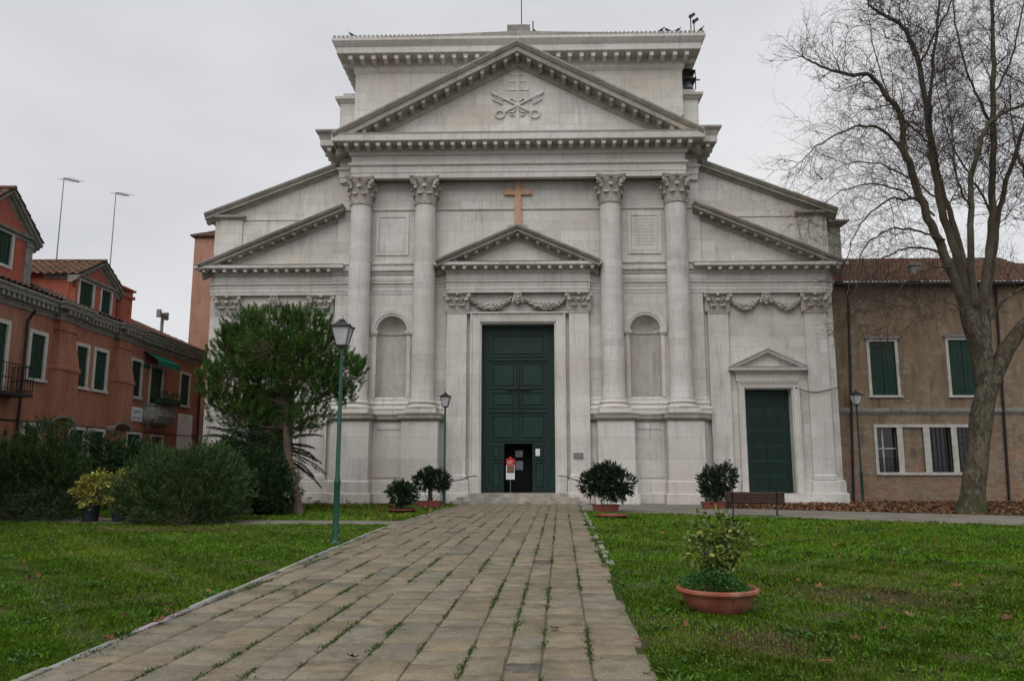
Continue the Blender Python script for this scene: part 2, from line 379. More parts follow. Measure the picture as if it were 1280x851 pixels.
while y < -4.6:
    l = random.uniform(.6, 1.5); y1 = min(y + l, -4.6)
    a, c = left_edge(y) - .05, left_edge(y1) - .05
    slab([(a + random.uniform(0, .03), y + .012), (a + .085, y + .012), (c + .085, y1 - .012), (c + random.uniform(0, .03), y1 - .012)], .042 + random.uniform(-.012, .006), .008, [random.uniform(.29, .36) * q for q in (1, .98, .93)])
    y = y1
y = -20.5
while y < -4.3:
    l = random.uniform(.25, .9); y1 = min(y + l, -4.3); w = random.uniform(.07, .16)
    if random.random() < .8 or y > -11:
        a, c = right_edge(y) + .01, right_edge(y1) + .01
        slab([(a, y + .02), (a + w, y + .02), (c + w, y1 - .02), (c, y1 - .02)], .035 + random.uniform(-.012, .012), .012, [random.uniform(.26, .36) * q for q in (1, .97, .9)])
    y = y1 + (random.uniform(.0, .5) if y < -12 else 0)
struct(np_mesh('kerb', np.array(V), np.array(Fa), PAVE, col=np.array(Co)))
am = NT('worn_pavement', .9, .2)
ac = am.ramp(am.noise(.8, 7, .65), [(.3, (.13, .12, .10)), (.5, (.19, .175, .145)), (.75, (.25, .23, .19))])
ac = am.mix(.6, ac, am.ramp(am.noise(30, 5, .7), [(.3, g(.35)), (.7, g(.65))]), 'OVERLAY')
am.bump(am.noise(20, 5, .7), .4, .01); PVMT = am.out(ac)
# low flat paths in front of the church
def sheet(name, poly, z, mat):
    b = MB(); n = len(poly); b.add([(x, y, z) for x, y in poly], [tuple(range(n))]); return struct(b.build(name, mat))
RPATH = [(2.45, -1.2), (2.45, -6.0), (2.95, -6.2), (5.2, -7.5), (8.5, -9.3), (13.4, -12.2), (30, -21), (30, -11.8), (15.9, -8.0), (9.5, -4.9), (7.6, -3.9), (7.2, -1.2), (6.0, -.9)]
sheet('pavement', RPATH, .012, PVMT)
LPATH = [(-30, -13.6), (-16, -11.3), (-8, -12.05), (-3.1, -12.2), (-3.1, -10.7), (-8, -10.5), (-15, -9.2), (-30, -11.0)]
sheet('side_path', LPATH, .012, PVMT)
b = MB(); b.add([(-2.9, -1.2, .016), (2.5, -1.2, .016), (2.5, 0, .016), (-2.9, 0, .016)], [(0, 1, 2, 3)])
struct(b.build('threshold_pavement', PVMT))

# ------------------------------------------------------------------ the church
CH = empty('church', (0, 0, 0)); tag(CH, 'large white stone church with giant columns, broken pediments and tall green door', 'church')
def both(mk, name, mat, smooth=None, sub=None, parent=None):
    r = []
    for sgn in (1, -1):
        m = mk(); m = m if sgn == 1 else m.mirror(); r.append(m.build(name, mat, parent or CH, smooth))
    return r
# central wall with the door hole and niches
NX, NR, NZ0, NZS = 5.47, .66, 4.42, 7.32
b = MB(); holes = [(-1.57, 1.57, .41, 7.6), (NX - NR, NX + NR, NZ0, NZS + NR), (-NX - NR, -NX + NR, NZ0, NZS + NR)]
b.wall(-8, 8, 0, 14.1, 0, .05, holes[1:] + [(-1.57, 1.57, .41, 7.6)])
for sx in (-1, 1):                                        # spandrels of the niche heads
    arc = [(sx * NX + NR * math.cos(t), NZS + NR * math.sin(t)) for t in np.linspace(0, math.pi, 17)]
    for k in range(16):
        (xa, za), (xb, zb) = arc[k], arc[k + 1]; zt = NZS + NR
        b.add([(xa, 0, za), (xa, 0, zt), (xb, 0, zt), (xb, 0, zb)], [(0, 1, 2, 3)])
for sx in (-1, 1): b.box(min(sx * 7.9, sx * 8.0), max(sx * 7.9, sx * 8.0), .051, .7, 0, 14.1)
b.build('wall', STONE, CH)
b = MB(); b.box(1.57, 1.9, .05, .8, .41, 7.9); b.box(-1.9, -1.57, .05, .8, .41, 7.9); b.box(-1.9, 1.9, .05, .8, 7.6, 7.95); b.build('door_reveal', STONE2, CH)
def niche():
    b = MB()
    prof_z = list(np.linspace(NZ0, NZS, 4)); rings = []
    for z in prof_z: rings.append([(NX + NR * math.cos(a), NR * .8 * math.sin(a) + .004, z) for a in np.linspace(0, math.pi, 17)])
    for ph in np.linspace(0, math.pi / 2 - .02, 8)[1:]:
        rings.append([(NX + NR * math.cos(ph) * math.cos(a), NR * .8 * math.cos(ph) * math.sin(a) + .004, NZS + NR * math.sin(ph)) for a in np.linspace(0, math.pi, 17)])
    b.loft(rings, cap=False, closed=False)
    b.add([(NX + NR * math.cos(a), NR * .8 * math.sin(a), NZ0) for a in np.linspace(0, math.pi, 17)], [tuple(range(17))])
    b.loft([[(NX + (NR - d) * math.cos(a), (NR - d) * .8 * math.sin(a), z) for a in np.linspace(0, math.pi, 17)] for d, z in ((0, NZS - .16), (.06, NZS - .12), (.06, NZS - .03), (0, NZS))], cap=False, closed=False)
    return b
def niche_frame():
    b = MB()
    for x0, x1 in ((NX - NR - .17, NX - NR), (NX + NR, NX + NR + .17)):
        b.box(x0, x1, -.05, 0.02, NZ0, NZS - .2); b.box(x0 - .04, x1 + .04, -.10, 0.02, NZS - .2, NZS - .14); b.box(x0 - .07, x1 + .07, -.13, .02, NZS - .14, NZS - .02)
    for r0, r1, y in ((NR, NR + .10, -.05), (NR + .10, NR + .26, -.09)):
        rings = [[(NX + r * math.cos(a), yy, NZS - .02 + r * math.sin(a)) for r, yy in ((r0, .02), (r0, y), (r1, y - .01), (r1, .02))] for a in np.linspace(0, math.pi, 25)]
        b.loft(rings)
    return b
for o, f in zip(both(niche, 'niche', NICHE, 40), both(niche_frame, 'niche_frame', STONE2, 40)): pass
# wing walls
def wing():
    b = MB(); b.wall(8.0, 13.6, 0, 10.0, .25, .35, [(9.65, 11.62, .41, 4.76)])
    b.prism([(8.0, 10.0), (13.6, 10.0), (13.6, 12.55), (8.0, 14.68)], .25, .6)
    b.box(12.35, 13.35, .17, .26, 10.4, 12.5)            # end strip of the upper wall
    b.box(8.0, 12.35, .21, .26, 12.40, 12.47)
    b.prism([(8.0, 12.9), (12.0, 11.2), (12.0, 11.15), (8.0, 12.85)], .22, .25)
    return b
both(wing, 'side_wall', STONE)
b = MB(); b.box(-12.0, 12.0, 1.35, 34, 0, 12.6); b.prism([(-13.5, 12.3), (13.5, 12.3), (7.9, 14.5), (-7.9, 14.5)], .62, 1.4); b.prism([(-12, 12.6), (12, 12.6), (7.9, 14.4), (-7.9, 14.4)], 1.4, 34); b.box(-13.58, -12.2, .61, 1.4, 0, 12.28); b.box(12.2, 13.58, .61, 1.4, 0, 12.28); b.build('nave_wall', plaster('pale_plaster', (.38, .34, .28), (.46, .42, .35), (.34, .29, .24)), CH)  # unseen nave sides narrowed and paled so the alley banner gets more light
b = MB()
for sx in (-1, 1):
    m = MB(); m.prism([(14.0, 12.45), (14.0, 12.62), (7.95, 14.92), (7.95, 14.75)], .3, 1.5); m.prism([(12.4, 12.99), (12.4, 13.16), (7.97, 14.91), (7.97, 14.74)], 1.5, 34); b.add(*( (m.v, m.f) if sx == 1 else (m.mirror().v, m.mirror().f)))
b.build('aisle_roof', TILE, CH)
def wcorn():
    b = MB()
    b.rake(13.98, 12.66, 8.15, 14.93, .25, [(-.2, 0), (.42, 0), (.42, -.06), (.34, -.16), (.30, -.17), (.30, -.27), (.12, -.29), (.10, -.36), (0, -.42), (-.2, -.42)])
    return b
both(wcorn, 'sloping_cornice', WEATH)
both(lambda: (lambda b: (b.sweep([(12.2, .2), (13.35, .2), (13.35, .25), (13.6, .25), (13.6, 4)], [(-.1, 12.36), (0, 12.36), (.06, 12.42), (.08, 12.48), (.22, 12.5), (.24, 12.6), (-.1, 12.62)]), b)[1])(MB()), 'impost_cornice', WEATH)
# plinth course
plp = [(-.2, 0), (.14, 0), (.14, .40), (.10, .42), (.06, .43), (.06, .88), (.0, .95), (-.2, .95)]
def plinth():
    b = MB()
    b.sweep([(2.12, .1), (2.12, -.28), (3.06, -.28), (3.06, -.05), (3.3, -.05), (3.3, -1.0), (4.8, -1.0), (4.8, -.3), (6.15, -.3), (6.15, -1.0), (7.65, -1.0), (7.65, -.05), (8.0, -.05), (8.0, .22), (8.15, .22), (8.15, .06), (9.1, .06), (9.1, .22), (9.3, .22)], plp)
    b.sweep([(12.0, .3), (12.0, .22), (12.3, .22), (12.3, .06), (13.3, .06), (13.3, .22), (13.62, .22), (13.62, 12)], plp); return b
both(plinth, 'plinth', STONE2)
for pb_ in ((2.2, 3.0, -.26), (8.22, 9.05, .08), (12.36, 13.24, .08)):
  def pilbase():
    b = MB(); pr = [(-.2, .95), (.05, .95), (.055, 1.03), (.02, 1.06), (.04, 1.10), (.02, 1.15), (0, 1.19), (-.2, 1.19)]
    for x0, x1, y in (pb_,):
        b.sweep([(x0, .3), (x0, y), (x1, y), (x1, .3)], pr)
    return b
  both(pilbase, 'base_moulding', STONE2)
# pedestals
def pedestals():
    b = MB()
    for x0, x1 in ((3.3, 4.8), (6.15, 7.65)): b.box(x0, x1, -1.0, 0.02, .95, 3.4)
    b.box(4.8, 6.15, -.3, .02, .95, 3.4); b.box(3.04, 3.3, -.05, .02, .95, 3.4); b.box(7.65, 8.0, -.05, .02, .95, 3.4)
    for z0, z1 in ((1.1, 3.2),):                          # raised frame of the recessed panel
        for (a, c, d, e) in ((4.85, 6.1, 3.05, 3.2), (4.85, 6.1, 1.05, 1.15), (4.85, 4.97, 1.15, 3.05), (5.98, 6.1, 1.15, 3.05)): b.box(a, c, -.33, -.3, d, e)
    return b
both(pedestals, 'pedestal', STONE2)
pc_ = [(-.2, 3.33), (0, 3.33), (.03, 3.40), (.10, 3.44), (.14, 3.47), (.15, 3.58), (.18, 3.66), (-.2, 3.70)]
both(lambda: (lambda b: (b.sweep([(3.05, -.06), (3.3, -.06), (3.3, -1.0), (4.8, -1.0), (4.8, -.3), (6.15, -.3), (6.15, -1.0), (7.65, -1.0), (7.65, -.06), (8.0, -.06), (8.0, .25), (8.2, .25)], pc_), b)[1])(MB()), 'pedestal_cornice', WEATH)
def wallbase():                                           # column base mouldings carried along the wall
    b = MB(); pr = [(-.1, 3.70), (.16, 3.70), (.16, 3.86), (.19, 3.92), (.16, 4.0), (.09, 4.03), (.09, 4.08), (.13, 4.14), (.09, 4.2), (.04, 4.24), (.04, 4.36), (0, 4.42), (-.1, 4.42)]
    b.sweep([(4.4, 0), (6.5, 0)], pr); b.sweep([(3.05, 0), (3.65, 0)], pr); b.sweep([(7.3, 0), (8.0, 0), (8.0, .3)], pr); return b
both(wallbase, 'wall_base_moulding', STONE2)
# columns
def leafstrip(b, c, ang, r0, z0, h, w, curl, flat=False):
    """acanthus leaf climbing the bell and curling out; c=(x,y)"""
    ca, sa = math.cos(ang), math.sin(ang); rings = []
    for t, ro, zz in ((0, 0, 0), (.35, .02, .38), (.65, .05, .72), (.85, .11, .95), (1, curl * .8, 1.03), (1.1, curl, .93), (1.2, curl * .95, .82)):
        ww = w * (1 - .25 * abs(t - .45)) * (1 if t < 1.05 else .75); rr = r0 + ro
        ring = []
        for s_, dp in ((-1, -.035), (-.45, .015), (0, .03), (.45, .015), (1, -.035)):
            x = c[0] + ca * (rr + dp) - sa * ww / 2 * s_; y = c[1] + sa * (rr + dp) + ca * ww / 2 * s_
            ring.append((x, y, z0 + h * zz))
        rings.append(ring)
    b.loft(rings, cap=False, closed=False)
    b.loft([[(x - ca * .035, y - sa * .035, z) for x, y, z in r] for r in rings], cap=False, closed=False)
def volute(b, p, d, r):
    """spiral scroll centred at p whose axis is perpendicular to direction d"""
    ax = Vector((-d[1], d[0], 0)); dv = Vector((d[0], d[1], 0)); pts = []
    for i in range(22):
        a = i / 21 * 3.6 * math.pi; rr = r * (1 - i / 26); pts.append(Vector(p) + dv * (rr * math.cos(a)) + Vector((0, 0, rr * math.sin(a))))
    b.tube(pts, [.05 * (1 - i / 40) for i in range(22)], 6)
    b.tube([Vector(p) - ax * .07, Vector(p) + ax * .07], r * .72, 12)
def col_capital(cx, cy, z0, z1, r):
    b = MB(); H = z1 - z0
    b.lathe([(r + .05, 0), (r + .07, .04), (r + .02, .08), (r - .02, .1), (r - .02, H * .6), (r + .05, H * .75), (r + .16, H * .86), (r + .16, H * .87)], cx, cy, 28, z0)
    for k in range(8): leafstrip(b, (cx, cy), math.pi / 8 + k * math.pi / 4, r - .02, z0 + .08, H * .34, .36, .17)
    for k in range(8): leafstrip(b, (cx, cy), k * math.pi / 4, r - .01, z0 + .12, H * .58, .30, .22)
    for k in range(4):
        a = math.pi / 4 + k * math.pi / 2; d = (math.cos(a), math.sin(a)); volute(b, (cx + d[0] * (r + .24), cy + d[1] * (r + .24), z0 + H * .77), d, .16)
    hs_ = r + .33; pts = []
    for k in range(4):                                     # abacus with hollow sides
        a0 = -math.pi / 4 + k * math.pi / 2
        p0 = Vector((math.cos(a0), math.sin(a0))) * hs_ * 1.28; p1 = Vector((math.cos(a0 + math.pi / 2), math.sin(a0 + math.pi / 2))) * hs_ * 1.28
        mid = Vector((math.cos(a0 + math.pi / 4), math.sin(a0 + math.pi / 4)))
        for t in np.linspace(.07, .93, 8): pts.append(p0.lerp(p1, t) - mid * (.18 * math.sin(math.pi * t)))
    rings = [[(cx + p.x * s_, cy + p.y * s_, z) for p in pts] for s_, z in ((.93, z0 + H * .88), (.95, z0 + H * .93), (1.0, z0 + H * .95), (1.0, z1))]
    b.loft(rings)
    b.ball((cx, cy - hs_ * .80, z0 + H * .93), .1, 8, 6)
    return b
for cx in (-6.88, -4.04, 4.04, 6.88):
    cy = -.36; b = MB(); H = 12.78 - 4.24
    prof = [(.49 - .035 * (k / 12) ** 1.6, 4.24 + H * k / 12) for k in range(13)]; prof = [(.53, 4.24), (.53, 4.28), (.495, 4.34)] + prof[1:]
    b.lathe(prof, cx, cy, 40); sh = b.build('column', STONE_C, CH, 40)
    b = MB(); b.box(cx - .66, cx + .66, cy - .66, .0, 3.70, 3.88)
    b.lathe([(.62, 3.88), (.66, 3.92), (.67, 3.97), (.63, 4.02), (.58, 4.03), (.55, 4.07), (.56, 4.10), (.59, 4.13), (.60, 4.17), (.57, 4.21), (.53, 4.24)], cx, cy, 40)
    b.build('column_base', STONE2, sh, 50)
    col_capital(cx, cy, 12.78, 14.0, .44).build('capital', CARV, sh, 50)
# pilasters with carved capitals
def pil_capital(x0, x1, y, z0, z1):
    b = MB(); H = z1 - z0; w = x1 - x0; cx = (x0 + x1) / 2
    b.box(x0 - .02, x1 + .02, y - .03, y + .1, z0, z0 + .05); b.box(x0, x1, y - .012, y + .1, z0, z1 - .1)
    f = lambda xx, zz, h, ww, cu: leafstrip(b, (xx, y + .3), -math.pi / 2, .31, zz, h, ww, cu)
    for xx in (cx - w * .24, cx + w * .24): f(xx, z0 + .05, H * .33, w * .42, .17)
    for xx in (x0 + .02, cx, x1 - .02): f(xx, z0 + .08, H * .60, w * .34, .20)
    for xx in (x0 + w * .26, x1 - w * .26): b.tube([(xx + (cx - xx) * .3, y - .03, z0 + H * .5), (xx, y - .08, z0 + H * .65), (xx - (cx - xx) * .4, y - .13, z0 + H * .78)], .04, 6)
    for sx, xx in ((-1, x0), (1, x1)):
        volute(b, (xx + sx * .06, y - .10, z0 + H * .78), (sx * .8, -.6), .12)
        b.ball((xx + sx * .06, y + .03, z0 + H * .35), .05)
    pr = [(-.1, z1 - .12), (.08, z1 - .12), (.10, z1 - .06), (.17, z1 - .05), (.17, z1 - .003), (-.1, z1 - .003)]
    b.sweep([(x0, y + .1), (x0, y), (x1, y), (x1, y + .1)], pr); b.ball((cx, y - .14, z1 - .09), .08); return b
for sx in (-1, 1):
    for x0, x1, y in ((2.2, 3.04, -.24), (8.2, 9.06, .10), (12.34, 13.24, .10)):
        a, c = (x0, x1) if sx == 1 else (-x1, -x0)
        b = MB(); b.box(a, c, y, .28 if x0 > 5 else .02, 1.19, 8.05); p = b.build('pilaster', STONE2, CH)
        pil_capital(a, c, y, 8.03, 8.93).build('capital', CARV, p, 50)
# lower entablature, carried across the whole front
def ent_profile(pc, top=True):
    return [(-.15, 8.93), (0, 8.93), (0, 9.06), (.02, 9.07), (.02, 9.24), (.04, 9.25), (.04, 9.34), (.10, 9.39), (.10, 9.43), (.0, 9.45), (.035, 9.53), (.045, 9.6), (.035, 9.68), (0, 9.76), (.05, 9.80), (.07, 9.86), (.07, 9.93)] + pc
small = ent_profile([(.16, 9.95), (.17, 10.05), (.06, 10.06), (.06, 10.2), (.14, 10.26), (.14, 10.34), (-.15, 10.36)])
large = ent_profile([(.07, 10.02), (.50, 10.03), (.52, 10.05), (.52, 10.17), (.55, 10.19), (-.15, 10.22)])
def dent(b, xs, y0, y1, z0, z1, w=.14):
    for x in xs: b.box(x - w / 2, x + w / 2, y0, y1, z0, z1)
b = MB(); b.sweep([(-3.08, .0), (-3.08, -.28), (3.08, -.28), (3.08, .0)], large)
dent(b, np.linspace(-3.2, 3.2, 15), -.72, -.34, 9.89, 10.032); b.build('portal_entablature', STONE2, CH)
def went():
    b = MB(); b.sweep([(7.95, .25), (8.12, .25), (8.12, .06), (13.34, .06), (13.34, .2), (13.62, .2), (13.62, 12)], ent_profile([(.07, 10.02), (.2, 10.03), (.22, 10.05), (.22, 10.17), (.25, 10.19), (-.15, 10.22)]))
    b.sweep([(8.12, .10), (8.12, .055), (13.36, .055), (13.62, .055), (13.62, .3)], [(-.1, 10.024), (.50, 10.026), (.52, 10.05), (.52, 10.175), (.55, 10.195), (-.1, 10.225)])
    dent(b, np.linspace(8.25, 13.75, 13), -.38, 0.0, 9.89, 10.03); return b
both(went, 'side_entablature', STONE2)
for a, c in ((3.08, 3.62), (4.5, 6.42), (7.32, 8.17)):
    for s_ in (1, -1): b = MB(); b.sweep([(a, -.02), (c, -.02)] if s_ == 1 else [(-c, -.02), (-a, -.02)], small); b.build('wall_entablature', STONE2, CH)
# pediments
RK = [(-.2, 0), (.72, 0), (.72, -.05), (.66, -.13), (.62, -.15), (.56, -.16), (.56, -.28), (.10, -.29), (.08, -.42), (.03, -.50), (0, -.55), (-.2, -.55)]
b = MB(); ax, az, ex, ez = 0, 11.78, 3.50, 10.24
for s_ in (1, -1):
    b.rake(0, az, s_ * ex, ez, -.28, RK)
    for t in np.linspace(.12, .9, 7): x = s_ * ex * t; z = az + (ez - az) * t; b.box(x - .07, x + .07, -.74, -.34, z - .42, z - .285)
b.box(-.07, .07, -.74, -.34, az - .47, az - .33)
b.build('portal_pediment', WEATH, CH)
b = MB(); b.prism([(-3.0, 10.2), (3.0, 10.2), (0, 11.5)], -.26, 0); b.build('portal_tympanum', STONE, CH)
b = MB(); b.box(-.42, .42, -.5, 0, 11.72, 11.88); b.build('cross_pedestal', WEATH, CH)
b = MB(); b.box(-.13, .14, -.16, -.02, 11.9, 14.02); b.box(-.60, -.13, -.15, -.02, 13.38, 13.62); b.box(.14, .62, -.15, -.02, 13.38, 13.62); b.build('cross', PINK, CH)
def halfped():
    b = MB(); x0, z0, x1, z1 = 13.95, 10.22, 7.68, 12.9; b.rake(x0, z0, x1, z1, .06, [(p * .93, h) for p, h in RK])
    for t in np.linspace(.06, .95, 13): x = x0 + (x1 - x0) * t; z = z0 + (z1 - z0) * t; b.box(x - .07, x + .07, -.37, .0, z - .42, z - .285)
    return b
both(halfped, 'half_pediment', WEATH)
both(lambda: (lambda b: (b.prism([(8.0, 10.2), (13.4, 10.2), (8.0, 12.5)], .1, .25), b)[1])(MB()), 'half_tympanum', STONE)
# upper wall details
b = MB()
for a, c in ((-8, -7.35), (-6.42, -4.5), (-3.58, 3.58), (4.5, 6.42), (7.35, 8)): b.sweep([(a, 0), (c, 0)], [(-.1, 12.68), (.03, 12.70), (.07, 12.74), (.07, 12.80), (-.1, 12.83)])
b.build('string_course', STONE2, CH)
def panel():
    b = MB()
    for q in ((4.82, 6.28, 12.40, 12.55), (4.82, 6.28, 10.68, 10.83), (4.82, 4.97, 10.83, 12.40), (6.13, 6.28, 10.83, 12.40)): b.box(q[0], q[1], -.05, .02, q[2], q[3])
    b.box(4.99, 6.11, -.025, .02, 10.85, 12.38); return b
pa_, pb_ = both(panel, 'inscription_panel', STONE2)
b = MB(); rr = random.Random(4)
for k in range(9):
    x = 5.10
    while x < 5.98:
        w = rr.uniform(.02, .06); b.box(x, x + w, -.0275, -.02, 12.20 - k * .145, 12.20 - k * .145 + .07); x += w + rr.uniform(.015, .04)
stuffm = plain('worn_inscription', (.40, .385, .355), .8); o = b.build('lettering', stuffm, pa_)
# main entablature
mp_ = [(-.3, 13.99), (0, 13.99), (0, 14.22), (.03, 14.24), (.03, 14.50), (.12, 14.58), (.12, 14.66), (0, 14.69), (0, 15.0), (.08, 15.03), (.12, 15.10), (.12, 15.40), (.72, 15.42), (.74, 15.45), (.74, 15.70), (.79, 15.78), (-.3, 15.84)]
b = MB(); b.sweep([(-7.95, 5), (-7.95, -.15), (-7.32, -.15), (-7.32, -.65), (7.32, -.65), (7.32, -.15), (7.95, -.15), (7.95, 5)], mp_)
def modil(b, x, yw, z, w=.2, h=.24, d=.52):               # console bracket
    b.loft([[(x - w / 2, y, z), (x + w / 2, y, z), (x + w / 2 * k, y, z - hh), (x - w / 2 * k, y, z - hh)] for y, hh, k in ((yw + .02, h, .75), (yw - d * .55, h * .95, .75), (yw - d, h * .7, .75), (yw - d, h * .25, .9))])
for x in np.linspace(-7.45, 7.45, 33): modil(b, x, -.77, 15.41)
for s_ in (1, -1):
    for y in (-.3, .2, .7, 1.2): b.box(min(s_ * 8.05, s_ * 8.58), max(s_ * 8.05, s_ * 8.58), y - .1, y + .1, 15.18, 15.41)
    modil(b, s_ * 8.3, -.27, 15.41); modil(b, s_ * 7.85, -.27, 15.41)
b.build('entablature', STONE2, CH)
both(lambda: (lambda b: (b.sweep([(7.36, -.15), (7.95, -.15), (7.95, 5)], [(-.3, 15.84), (.76, 15.79), (.80, 15.92), (.92, 16.04), (.92, 16.12), (-.3, 16.2)]), b)[1])(MB()), 'shoulder_cornice', WEATH)
MR = [(-1.5, 0), (.86, 0), (.86, -.08), (.76, -.22), (.72, -.24), (.70, -.26), (.70, -.47), (.14, -.49), (.12, -.78), (.04, -.86), (0, -.90), (-.3, -.90)]
b = MB()
for s_ in (1, -1):
    b.rake(0, 20.0, s_ * 8.0, 15.82, -.65, MR)
for s_ in (1, -1):
    for t in np.linspace(.065, .90, 14):
        x = s_ * 8 * t; z = 20.0 - 4.18 * t - .485; sl_ = -.5225 * s_
        w, h, d = .2, .25, .5
        b.loft([[(x - w / 2, y, z + .02 - sl_ * -w / 2 * -1), (x + w / 2, y, z + .02 + sl_ * w / 2), (x + w / 2 * k, y, z - hh), (x - w / 2 * k, y, z - hh)] for y, hh, k in ((-.77, h, .75), (-1.03, h * .95, .75), (-1.26, h * .7, .75), (-1.26, h * .3, .9))])
modil(b, 0, -.77, 19.5)
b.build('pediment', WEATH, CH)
b = MB(); b.prism([(-7.4, 15.8), (7.4, 15.8), (0, 19.6)], -.62, .3); b.build('tympanum', STONE, CH)
# crossed keys and triple cross relief
b = MB(); y0, y1 = -.70, -.6
b.box(-.06, .06, -.66, y1, 15.85, 18.95)
for z, w in ((18.80, .28), (18.48, .40), (18.08, .50)): b.box(-w, w, -.655, y1, z - .05, z + .05)
for s_ in (1, -1):
    A, B_ = Vector((s_ * -1.08, -.66, 17.9)), Vector((s_ * .60, -.66, 17.0))
    b.tube([A, B_], .055, 8); b.tube([A + Vector((s_ * -.05, 0, .03)), A + Vector((s_ * .18, 0, -.13))], .085, 8)
    d = (B_ - A).normalized(); nrm = Vector((-d.z, 0, d.x)) * (1 if s_ > 0 else -1)
    ctr = B_ + d * .2; b.tube([ctr + Vector((math.cos(t) * .2, 0, math.sin(t) * .17)) for t in np.linspace(0, 2 * math.pi, 17)], .05, 6)
    for k in range(5): q = A + d * (.18 + k * .085); b.tube([q, q - nrm * (-.26 if nrm.z < 0 else .26)], .032, 5)
    q = A + d * .12 - nrm * (-.26 if nrm.z < 0 else .26); b.tube([q, q + d * .48], .04, 5)
    b.tube([(0, -.66, 17.2), (s_ * .2, -.66, 16.98), (s_ * .4, -.66, 17.02), (s_ * .32, -.66, 16.86), (s_ * .12, -.66, 16.84)], .035, 6)
    b.tube([(s_ * .1, -.67, 17.5), (s_ * .25, -.67, 17.65), (s_ * .38, -.67, 17.52)], .04, 6)
b.build('keys_relief', STONE2, CH, 60)
# attic behind the pediment
AY = .85
b = MB(); b.box(-7.62, 7.62, AY, 30, 15.9, 20.15); b.build('attic', STONE, CH)
ac_ = [(-.2, 19.68), (0, 19.68), (.05, 19.74), (.10, 19.82), (.12, 20.3), (.74, 20.32), (.76, 20.35), (.76, 20.62), (.80, 20.66), (.95, 20.86), (.95, 20.98), (.9, 21.02), (-.2, 21.4)]
b = MB(); b.sweep([(-7.62, 29), (-7.62, AY), (7.62, AY), (7.62, 29)], ac_)
for x in np.linspace(-7.75, 7.75, 30): modil(b, x, AY - .10, 20.31, .22, .30, .55)
for s_ in (1, -1):
    for k in range(5): yy = AY + .1 + k * .55; b.box(min(s_ * 7.72, s_ * 8.25), max(s_ * 7.72, s_ * 8.25), yy - .1, yy + .1, 20.05, 20.31)
b.build('attic_cornice', STONE2, CH)
b = MB()                                                  # tiled edge and low roof on the attic
b.prism([(-8.5, 21.03), (8.5, 21.03), (0, 21.3)], AY - .8, 29)
for k in range(86): x = -8.45 + k * 16.9 / 85; b.tube([(x, AY - .93, 21.06), (x, AY - .3, 21.10)], .075, 6)
b.build('attic_roof', WEATH, CH)
def sblock():
    b = MB(); b.box(7.62, 8.42, 1.3, 12, 15.9, 18.45); b.sweep([(7.63, 1.3), (8.42, 1.3), (8.42, 12)], [(-.1, 18.45), (.05, 18.47), (.10, 18.55), (.2, 18.6), (.22, 18.72), (-.1, 18.75)])
    b.box(7.63, 8.3, 1.35, 12, 18.75, 18.98); return b
both(sblock, 'attic_buttress', STONE)
b = MB(); b.box(-.58, .62, 1.9, 3.2, 21.1, 21.98); b.box(-.70, .74, 1.75, 3.35, 21.98, 22.12); b.build('turret', plain('turret_brick', (.22, .12, .10), .9), CH)
b = MB(); b.box(-.54, .58, 1.9, 3.2, 22.12, 22.72); b.build('turret_top', GREYB, CH)
b = MB(); b.tube([(.15, 2.5, 22.6), (.15, 2.5, 27)], .025, 5); b.tube([(.72, 2, 22.1), (.72, 2, 22.95)], .03, 5); b.tube([(.72, 2, 22.5), (.82, 2, 22.4), (.95, 2, 22.36)], .05, 5); b.build('lightning_rod', IRON, CH)
# garlands and masks
def garland(x0, x1, y, z, sag):
    b = MB(); rr = random.Random(int(abs(x0) * 100)); n = 15; pts = []
    for i in range(n):
        t = i / (n - 1); pts.append(Vector((x0 + (x1 - x0) * t, y, z - sag * math.sin(math.pi * t) ** .8)))
    b.tube(pts, [.05 + .075 * math.sin(math.pi * i / (n - 1)) for i in range(n)], 7)
    for i in range(120):
        t = rr.random(); k = t * (n - 1); a = pts[int(k)].lerp(pts[min(int(k) + 1, n - 1)], k % 1); r = .06 + .10 * math.sin(math.pi * t)
        th = rr.uniform(-math.pi * .95, .0); b.ball(a + Vector((0, math.sin(th) * r * .9, math.cos(th) * r)), rr.uniform(.035, .055), 6, 4)
    return b
def mask(cx, y, z):
    b = MB(); b.ball((cx, y, z), .22, 16, 12, (.85, .75, 1.1)); b.ball((cx, y - .19, z - .02), .045, 8, 6, (.8, 1.1, 1.6))
    for s_ in (1, -1):
        b.ball((cx + s_ * .075, y - .155, z + .03), .03, 8, 5); b.tube([(cx + s_ * .03, y - .165, z + .08), (cx + s_ * .13, y - .15, z + .085)], .02, 5)
        for k in range(5): b.ball((cx + s_ * (.10 + .03 * k), y - .08, z + .22 - k * .09), .07, 7, 5)
    for k in range(5): b.ball((cx - .12 + .06 * k, y - .12, z + .22), .06, 7, 5)
    b.ball((cx, y - .16, z - .11), .05, 8, 5, (1.3, .6, .45)); b.ball((cx, y - .12, z - .21), .06, 8, 5); return b
for cx, y, hw in ((0, -.06, 2.12), (10.7, .2, 1.55), (-10.7, .2, 1.55)):
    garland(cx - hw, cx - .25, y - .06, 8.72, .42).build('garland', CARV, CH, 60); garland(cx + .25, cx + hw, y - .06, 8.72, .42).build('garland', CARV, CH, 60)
    mask(cx, y - .12, 8.66).build('carved_mask', CARV, CH, 60)
